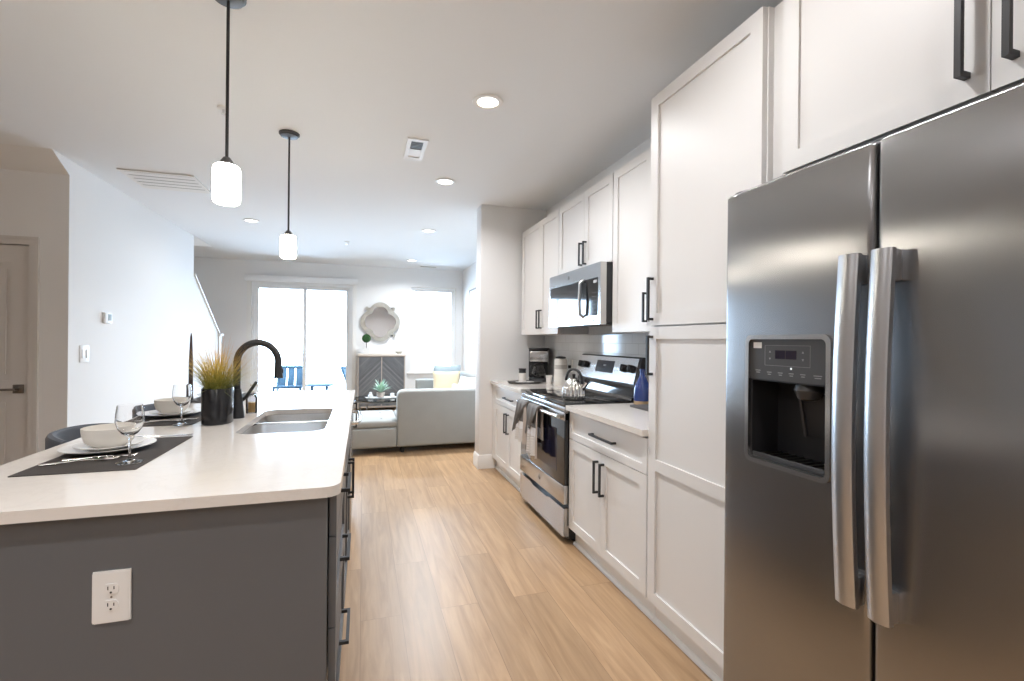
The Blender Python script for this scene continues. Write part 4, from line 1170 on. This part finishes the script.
bm = BM(); prism(bm, [(2.7765, .8830), (2.8035, .8830), (2.799, .886), (2.781, .886)], 'X', SKX0 + .002, SKX1 - .002)
t.part('divider', bm, 'sink')

# faucet
FXC, FYC = -.629, 2.82
t = Thing('kitchen_faucet', 'tall matte black gooseneck faucet behind the island sink', 'faucet', (FXC, FYC, .9142), 0, world=False)
t.part('base', lathe(BM(), [(0, 0), (.037, 0), (.037, .006), (.032, .05), (.026, .11), (.0205, .15), (0, .15)], 32), 'black')
pts = [(0, 0, .15), (0, 0, .22), (0, 0, .292)]
for a in range(180, -12, -12): pts.append((.098 + .098 * math.cos(R(a)), 0, .292 + .103 * math.sin(R(a))))
t.part('spout', tube(BM(), pts, .0175, 16), 'black')
t.part('spray_head', tube(BM(), [(.196, 0, .293), (.1962, 0, .262), (.197, 0, .235), (.198, 0, .205)], [.0178, .0185, .021, .0235], 18), 'black')
t.part('spray_button', box(BM(), .213, .222, -.006, .006, .232, .256, .002), 'blackplastic')
t.part('lever', tube(BM(), [(.014, .006, .085), (.040, .012, .105), (.088, .022, .185)], [.011, .009, .0075], 12), 'black')
# soap bottle and dish brush
t = Thing('soap_bottle', 'small clear bottle of amber soap with pale pump beside the faucet', 'bottle', (-.592, 2.985, .9142), world=False)
t.part('bottle', lathe(BM(), [(0, 0), (.027, 0), (.029, .003), (.029, .085), (.024, .098), (.012, .104), (.012, .112), (.009, .112), (.009, .103), (.022, .095), (.0265, .084), (.0265, .005), (0, .005)], 28), 'pane')
t.part('soap', lathe(BM(), [(0, .0055), (.026, .0055), (.026, .060), (0, .060)], 28), 'amber')
t.part('pump', lathe(BM(), [(0, .1122), (.013, .1122), (.013, .125), (.005, .128), (.005, .150), (.010, .152), (.010, .160), (0, .161)], 20), 'marble')
t.part('pump_nozzle', tube(BM(), [(0, 0, .156), (.022, -.004, .156), (.034, -.006, .150)], .0045, 8), 'marble')

# potted ornamental grass in an oval pot
t = Thing('potted_grass', 'yellow and orange ornamental grass in a glossy black oval pot', 'plant', (-.680, 2.675, .9142), R(0), world=False)
t.part('pot', lathe(BM(), [(0, 0), (.086, 0), (.090, .004), (.092, .17), (.089, .174), (.084, .172), (.082, .150), (0, .150)], 56, sx=.74, sy=1.0), plain('pot_black', (.012, .012, .014), .22))
t.part('soil', lathe(BM(), [(0, .1505), (.081, .1505), (.05, .158), (0, .16)], 32, sx=.73, sy=.99), 'bark')
bm = BM(); rnd = random.Random(11)
GLA = Vector((-.822 + .680, 2.645 - 2.675))
FAU = (Vector((FXC + .680, FYC - 2.675)))
for i in range(620):
    a = rnd.uniform(0, 2 * PI); q = math.sqrt(rnd.random()) * .066
    bx, by = q * math.cos(a) * .7, q * math.sin(a) * 1.05
    lean_ = abs(rnd.gauss(0, .62)) + q * 8.0; az = a + rnd.gauss(0, .5)
    L = rnd.uniform(.19, .30) * (1 - .12 * min(1, lean_)); wd = rnd.uniform(.0013, .0024)
    p = Vector((bx, by, .155)); th_ = lean_ * .45; prev = None; strip = []
    clear = True
    side = Vector((-math.sin(az), math.cos(az), 0))
    for k in range(6):
        ww = wd * (1 - k / 5.2)
        strip.append((p - side * ww, p + side * ww))
        if (p.xy - FAU).length < .036: clear = False
        if (p.xy - GLA).length < .058 and p.z < .22: clear = False
        th_ += lean_ * .17
        th_c = min(th_, 1.75)
        p = p + Vector((math.cos(az) * math.sin(th_c), math.sin(az) * math.sin(th_c), math.cos(th_c))) * (L / 5)
        if (p.xy - FAU).length < .048 or (k < 5 and ((p.xy + strip[-1][0].xy) / 2 - FAU).length < .036): clear = False
    if not clear: continue
    for a_, b_ in strip:
        pr = (bm.verts.new(a_), bm.verts.new(b_))
        if prev: bm.faces.new((prev[0], prev[1], pr[1], pr[0]))
        prev = pr
t.part('grass', bm, 'grass', stuff=True)

# place settings
def place_setting(cx, cy, words, first=None):
    ZI = .9142
    single('placemat', prism(BM(), rrect(-.16, .16, -.268, .268, .004, 2), 'Z', 0, .0025), 'mat', 'dark brown woven placemat ' + words, 'placemat', (cx + (.045 if cy < 2.5 else .028), cy - .055, ZI), 'placemats on the island', world=False)
    z = ZI + .0028
    single('dinner_plate', lathe(BM(), [(0, 0), (.078, 0), (.087, .004), (.138, .018), (.140, .021), (.137, .0215), (.085, .008), (0, .006)], 56), 'porcelain', 'large white dinner plate ' + words, 'plate', (cx, cy, z), 'dinner plates on the island', world=False)
    single('salad_plate', lathe(BM(), [(0, 0), (.055, 0), (.063, .003), (.099, .015), (.1005, .0175), (.098, .018), (.061, .0065), (0, .005)], 48), 'porcelain', 'small salad plate under the bowl ' + words, 'plate', (cx, cy, z + .0088), 'salad plates on the island', world=False)
    single('bowl', lathe(BM(), [(0, 0), (.045, 0), (.05, .003), (.070, .020), (.078, .045), (.080, .070), (.077, .071), (.074, .046), (.066, .023), (.045, .008), (0, .006)], 48), 'bowlglaze', 'cream bowl on stacked plates ' + words, 'bowl', (cx, cy, z + .0155), 'bowls on the island', world=False)
    return z
def fork(name, label, loc, rz, tines=4, group='forks on the placemats'):
    bm = BM()
    n = 5
    tube(bm, [(-.10, 0, .004), (-.06, 0, .0045), (0, 0, .008), (.035, 0, .006)], [.0075, .0062, .0038, .0050], 10, flat=.5)
    prism(bm, [(.034, -.004), (.044, -.011), (.062, -.0125), (.062, .0125), (.044, .011), (.034, .004)], 'Z', .0045, .0068)
    t = Thing(name, label, 'fork', loc, rz, group, world=False)
    t.part('handle', bm, 'silver')
    for i in range(tines):
        y = -.0105 + i * .007
        t.part('tine', tube(BM(), [(.060, y, .0057), (.085, y, .0045), (.102, y, .009)], [.0019, .0017, .0011], 8), 'silver')
    return t.o
def knife(label, loc, rz):
    t = Thing('table_knife', label, 'knife', loc, rz, 'knives on the placemats', world=False)
    t.part('handle', tube(BM(), [(-.11, 0, .005), (-.07, 0, .005), (0, 0, .0045)], [.0065, .006, .0045], 10, flat=.6), 'silver')
    t.part('blade', prism(BM(), [(0, -.006), (.09, -.008), (.112, -.002), (.115, .007), (0, .007)], 'Z', .002, .0045), 'silver')
    return t.o
def wine_glass(label, x, y):
    prof = [(0, 0), (.036, 0), (.0365, .0015), (.020, .005), (.006, .011), (.0038, .02), (.0036, .075), (.006, .086), (.022, .096), (.034, .114), (.0395, .136), (.0385, .160), (.0345, .190),
            (.0333, .190), (.0372, .160), (.0382, .136), (.0328, .1155), (.021, .0985), (0, .091)]
    return single('wine_glass', lathe(BM(), prof, 48), 'glass', label, 'glass', (x, y, .9170), 'wine glasses on the island', world=False, sharp=60)
S1, S2, S3 = (-.885, 2.112), (-.965, 2.965), (-.955, 3.83)
z = place_setting(*S1, 'at the near end of the island')
place_setting(*S2, 'at the middle place setting, beside the black grass pot')
place_setting(*S3, 'at the far place setting, mostly hidden behind the grass')
fork('fork', 'polished fork in front of the near plate, closer to the placemat edge', (-.885, 1.925, .9170), R(14))
fork('fork', 'polished fork tucked close under the near plate', (-.850, 1.972, .9170), R(8), 3)
knife('table knife on the island beyond the near plate', (-.80, 2.335, .9170), R(6))
fork('fork', 'polished fork in front of the middle plate', (-.935, 2.735, .9170), R(12))
fork('fork', 'polished fork tucked close under the middle plate', (-.895, 2.775, .9170), R(8), 3)
knife('table knife beyond the middle plate beside the grass pot', (-.865, 3.145, .9170), R(6))
wine_glass('empty stemmed wine glass standing on the near placemat', -.735, 1.888)
wine_glass('empty stemmed wine glass standing on the middle placemat, before the grass', -.822, 2.645)
# tapering dark candle at the far end
t = Thing('taper_candle', 'tall dark brown taper candle standing behind the grass at the far island end', 'candle', (-1.066, 3.585, .9168), world=False)
t.part('holder', lathe(BM(), [(0, 0), (.04, 0), (.038, .006), (.016, .014), (.015, .03), (0, .03)], 28), 'black')
t.part('candle', lathe(BM(), [(0, .0302), (.0135, .0302), (.0125, .26), (.006, .42), (.002, .445), (0, .446)], 20), 'candle')

# bar stools on the seating side
def stool(label, loc, rz):
    t = Thing('bar_stool', label, 'stool', loc, rz, 'upholstered bar stools at the island', world=False)   # local: back towards -X
    t.part('seat', box(BM(), -.19, .21, -.21, .21, .60, .68, .03, 3), 'stoolfab')
    bm = BM(); n = 16; g = []
    for i in range(n + 1):
        a = R(-62 + 124 * i / n)
        for rad in (.205, .250):
            pass
        ca, sa = math.cos(a), math.sin(a)
        col = []
        for rad, z in ((.205, .672), (.208, .888), (.214, .904), (.228, .911), (.242, .906), (.249, .892), (.247, .672)):
            drop = .015 * (abs(i - n / 2) / (n / 2)) ** 3 if z > .8 else 0
            col.append(bm.verts.new((.02 - rad * ca, rad * sa * 1.08, z - drop)))
        g.append(col)
    for a, b in zip(g, g[1:]):
        for k in range(7): bm.faces.new((a[k], b[k], b[(k + 1) % 7], a[(k + 1) % 7]))
    bm.faces.new(g[0]); bm.faces.new(g[-1]); bmesh.ops.recalc_face_normals(bm, faces=bm.faces[:])
    t.part('backrest', bm, 'stoolfab')
    for sx in (-1, 1):
        for sy in (-1, 1):
            t.part('leg', tube(BM(), [(sx * .15, sy * .16, .5995), (sx * .19, sy * .20, 0)], [.016, .011], 10), 'black')
    bm = BM(); prism(bm, rrect(-.185, .185, -.195, .195, .02), 'Z', .20, .215, holes=[rrect(-.168, .168, -.178, .178, .012)])
    t.part('footrest', bm, 'black')
    return t.o
s = stool('blue-grey upholstered bar stool tucked in behind the near bowl', (-1.10, 2.68, 0), 0)
dup(s, (-1.085, 3.47, 0), 0, 'blue-grey bar stool beside the middle place setting, back just showing')

# ------------------------------------------------------------------ living area
t = Thing('sectional_sofa', 'pale grey upholstered sectional sofa with a tufted chaise beyond the island', 'sofa', (.9, 6.9, 0))
t.part('chaise_base', box(BM(), -.42, .384, 5.72, 6.64, .075, .30, .02, 3), 'sofa')
bm = box(BM(), -.42, .40, 5.735, 6.64, .301, .385, .032, 4)
t.part('chaise_cushion', bm, 'sofa')
bm = BM(); prism(bm, [(.388, .072), (1.90, .072), (1.90, .725), (1.0, .735), (.47, .735), (.42, .722), (.394, .688), (.388, .64)], 'Y', 5.72, 5.93)
bmesh.ops.bevel(bm, geom=[e for e in bm.edges if abs(e.verts[0].co.y - e.verts[1].co.y) < 1e-5 and len(e.link_faces) == 2 and e.calc_face_angle(0) > 1.2], offset=.03, segments=4, profile=.5, affect='EDGES')
t.part('near_arm', bm, 'sofa')
t.part('seat_base', box(BM(), .86, 1.75, 5.935, 8.19, .075, .29, .015, 3), 'sofa')
t.part('corner_base', box(BM(), .387, .858, 5.935, 6.64, .075, .30, .015, 3), 'sofa')
t.part('corner_cushion', box(BM(), .402, .858, 5.935, 6.64, .301, .385, .03, 4), 'sofa')
for y0, y1 in ((5.94, 7.05), (7.06, 8.185)):
    t.part('seat_cushion', box(BM(), .862, 1.75, y0, y1, .292, .44, .035, 4), 'sofa')
    t.part('back_cushion', box(BM(), 1.60, 1.748, y0 + .01, y1 - .01, .442, .80, .05, 4), 'sofa')
t.part('back_frame', box(BM(), 1.752, 1.895, 5.935, 8.42, .075, .70, .03, 4), 'sofa')
t.part('far_arm', box(BM(), .87, 1.75, 8.20, 8.42, .075, .655, .03, 4), 'sofa')
for i, j in ((-3, -1), (0, -1), (-3, 1), (0, 1), (-1.5, 0)):
    x, y = .22 + i * .15, 6.16 + j * .24
    t.part('tuft_button', lathe(BM(), [(0, .3853), (.014, .3853), (.010, .391), (0, .392)], 16, c=(x, y, 0)), 'sofa')
for x, y in ((-.36, 5.79), (-.36, 6.57), (.46, 5.80), (1.82, 5.80), (1.82, 8.35), (.94, 8.35)):
    t.part('foot', lathe(BM(), [(0, 0), (.022, 0), (.028, .0745), (0, .0745)], 16, c=(x, y, 0)), 'black')

def pillow(label, loc, rx, rz, w, h, th, mat, group='throw pillows on the sofa'):
    o = single('throw_pillow', cushion(BM(), w, h, th), mat, label, 'pillow', loc, group, world=False, sharp=80)
    o.rotation_euler = (rx, 0, rz)
    return o
pillow('cream and yellow throw pillow in front of the blue-grey one on the sofa', (1.28, 7.60, .645), R(-14), R(-6), .44, .38, .13, 'cream')
pillow('blue-grey throw pillow leaning on the far sofa arm behind the cream one', (1.345, 7.95, .69), R(-16), R(-8), .46, .46, .14, 'bluegrey')
pillow('pale patterned throw pillow against the sofa back, half behind the stub wall', (1.40, 6.62, .64), R(-14), R(-66), .40, .36, .12, 'lightpat')
pillow('white throw pillow low on the sofa seat by the near arm', (1.26, 6.22, .61), R(-20), R(-40), .36, .28, .11, 'vinyl')

t = Thing('coffee_table', 'round glass coffee table with metal frame between chaise and chevron cabinet', 'table', (.30, 7.45, 0))
t.part('glass_top', lathe(BM(), [(0, .438), (.45, .438), (.455, .443), (.455, .447), (.45, .452), (0, .452)], 56, c=(.30, 7.45, 0)), 'tableglass')
bm = BM(); prism(bm, ring_pts(.30, 7.45, .43, n=48), 'Z', .415, .4375, holes=[ring_pts(.30, 7.45, .41, n=48)])
t.part('top_ring', bm, 'nickel')
bm = BM(); prism(bm, ring_pts(.30, 7.45, .40, n=48), 'Z', .13, .145, holes=[ring_pts(.30, 7.45, .38, n=48)])
t.part('lower_ring', bm, 'nickel')
for i in range(4):
    a = R(35 + 90 * i)
    t.part('leg', tube(BM(), [(.30 + .42 * math.cos(a), 7.45 + .42 * math.sin(a), .4148), (.30 + .385 * math.cos(a), 7.45 + .385 * math.sin(a), 0)], .012, 10), 'nickel')
ZG = .4522
t = Thing('table_plant', 'pale green spiky plant in a small pot on the glass coffee table', 'plant', (.26, 7.45, ZG + .0122), world=False)
t.part('pot', lathe(BM(), [(0, 0), (.05, 0), (.062, .07), (.058, .072), (.05, .06), (0, .06)], 28), 'washedwood')
bm = BM(); rnd = random.Random(4)
for i in range(70):
    az = rnd.uniform(0, 2 * PI); el = rnd.uniform(.1, 1.25); L = rnd.uniform(.13, .24); side = Vector((-math.sin(az), math.cos(az), 0)); p = Vector((0, 0, .06)); prev = None; t_ = el * .5
    for k in range(5):
        ww = .012 * math.sin(PI * (k + .6) / 5)
        a, b = bm.verts.new(p - side * ww), bm.verts.new(p + side * ww)
        if prev: bm.faces.new((*prev, b, a))
        prev = (a, b); t_ += el * .2
        p = p + Vector((math.cos(az) * math.sin(t_), math.sin(az) * math.sin(t_), math.cos(t_))) * L / 4
t.part('leaves', bm, 'paleleaf', stuff=True)
single('oval_tray', lathe(BM(), [(0, 0), (.20, 0), (.21, .010), (.205, .011), (.195, .004), (0, .004)], 40, sx=1.15, sy=.6), 'vinyl', 'white oval tray under the plant on the glass coffee table', 'tray', (.28, 7.45, ZG), world=False)
single('ceramic_bird', lathe(BM(), [(0, 0), (.022, 0), (.030, .02), (.024, .045), (.014, .058), (.017, .072), (.012, .086), (0, .09)], 24, sx=1.4), 'porcelain', 'small white ceramic ornament on the tray, island side of the plant', 'ornament', (.115, 7.42, ZG + .0045), world=False)
single('ceramic_knot', lathe(BM(), [(0, 0), (.026, 0), (.036, .018), (.030, .036), (.034, .05), (.022, .064), (0, .068)], 24), 'porcelain', 'small white ceramic ornament on the tray, sofa side of the plant', 'ornament', (.43, 7.44, ZG + .0045), world=False)

# chevron cabinet with its decor
CX0, CX1, CY = -.09, .765, 9.25
t = Thing('chevron_cabinet', 'grey two-door chevron wood cabinet with pale top under the mirror', 'cabinet', ((CX0 + CX1) / 2, 9.42, 0))
t.part('carcass', prism(BM(), [(CX0, .06), (CX1, .06), (CX1, 1.022), (CX0, 1.022)], 'Y', CY + .001, 9.605, holes=[[(CX0 + .018, .085), (CX1 - .018, .085), (CX1 - .018, 1.006), (CX0 + .018, 1.006)]]), 'washedwood')
t.part('back', box(BM(), CX0 + .018, CX1 - .018, 9.58, 9.60, .085, 1.006), 'washedwood')
t.part('top', box(BM(), CX0 - .012, CX1 + .012, CY - .012, 9.615, 1.0225, 1.062, .003), 'marble')
cm = (CX0 + CX1) / 2
for a, b in ((CX0 + .020, cm - .008), (cm + .008, CX1 - .020)):
    t.part('door', box(BM(), a, b, CY + .004, CY + .026, .088, 1.003, .002, 1), 'chevron')
t.part('centre_stile', box(BM(), cm - .007, cm + .007, CY + .002, CY + .03, .086, 1.005), 'washedwood')
for x in (CX0 + .05, CX1 - .05):
    for y in (CY + .05, 9.55):
        t.part('foot', lathe(BM(), [(0, 0), (.015, 0), (.022, .0598), (0, .0598)], 14, c=(x, y, 0)), 'black')
t = Thing('topiary', 'small green ball topiary in a white square pot on the chevron cabinet', 'plant', (.06, 9.40, 1.0622), world=False)
bm = BM(); slab(bm, [-.05, -.042, .042, .05], [-.05, -.042, .042, .05], [[0, 0, 0], [0, .02, 0], [0, 0, 0]], .105, lambda u, v, w: (u, v, .105 - w))
t.part('pot', bm, 'porcelain')
t.part('stem', tube(BM(), [(0, 0, .085), (.002, 0, .17), (0, 0, .24)], .006, 8), 'bark')
bm = BM(); bmesh.ops.create_icosphere(bm, subdivisions=5, radius=.076, matrix=Matrix.Translation((0, 0, .285)))
rnd = random.Random(3)
for v in bm.verts:
    dv = (v.co - Vector((0, 0, .285))).normalized(); v.co += dv * rnd.uniform(-.007, .007)
t.part('foliage_ball', bm, 'green', stuff=True, sharp=20)
single('trinket_bowl', lathe(BM(), [(0, 0), (.03, 0), (.055, .028), (.062, .04), (.058, .04), (.05, .027), (.028, .006), (0, .006)], 32, sx=1.3), 'champagne', 'small peach-gold trinket bowl on the cabinet end away from the topiary', 'bowl', (.66, 9.40, 1.0622), world=False)

# quatrefoil mirror
def quatre(s, n=12, horns=True):
    """four round lobes with small pointed corners between them"""
    P = []
    for k in range(4):
        c = k * PI / 2; q = []
        m0, r_, am = (.42, .58, 1.05) if horns else (.50, .50, 1.40)
        for i in range(n + 1):
            a = -am + 2 * am * i / n
            q.append((m0 + r_ * math.cos(a), r_ * math.sin(a)))
        if horns: q += [(.645, .56), (.775, .66), (.75, .75), (.66, .775), (.56, .645)]
        for x, y in q: P.append((s * (x * math.cos(c) - y * math.sin(c)), s * (x * math.sin(c) + y * math.cos(c))))
    return P
mxc, mzc = .318, 1.668
t = Thing('wall_mirror', 'quatrefoil mirror in a champagne leaf frame above the chevron cabinet', 'mirror', (mxc, YB, mzc))
mv = lambda P: [(mxc + x * .97, mzc + y) for x, y in P]
t.part('frame', prism(BM(), mv(quatre(.375)), 'Y', YB - .035, YB - .001, holes=[mv(quatre(.298, 12, False))]), 'champagne')
t.part('frame_lip', prism(BM(), mv(quatre(.312, 12, False)), 'Y', YB - .045, YB - .0352, holes=[mv(quatre(.298, 12, False))]), 'champagne')
t.part('outer_bead', prism(BM(), mv(quatre(.380)), 'Y', YB - .042, YB - .0352, holes=[mv(quatre(.345))]), 'champagne')
t.part('mirror_glass', prism(BM(), mv(quatre(.297, 12, False)), 'Y', YB - .016, YB - .003), 'mirror')
# picture on the living room side wall
t = Thing('wall_art', 'pale blue framed picture on the side wall beyond the stub wall', 'picture', (XR, 8.36, 1.78))
t.part('frame', prism(BM(), [(7.85, 1.29), (8.86, 1.29), (8.86, 2.27), (7.85, 2.27)], 'X', XR - .028, XR - .001, holes=[[(7.875, 1.315), (8.835, 1.315), (8.835, 2.245), (7.875, 2.245)]]), 'nickel')
t.part('print', box(BM(), XR - .018, XR - .002, 7.875, 8.835, 1.315, 2.245), 'artpaper')
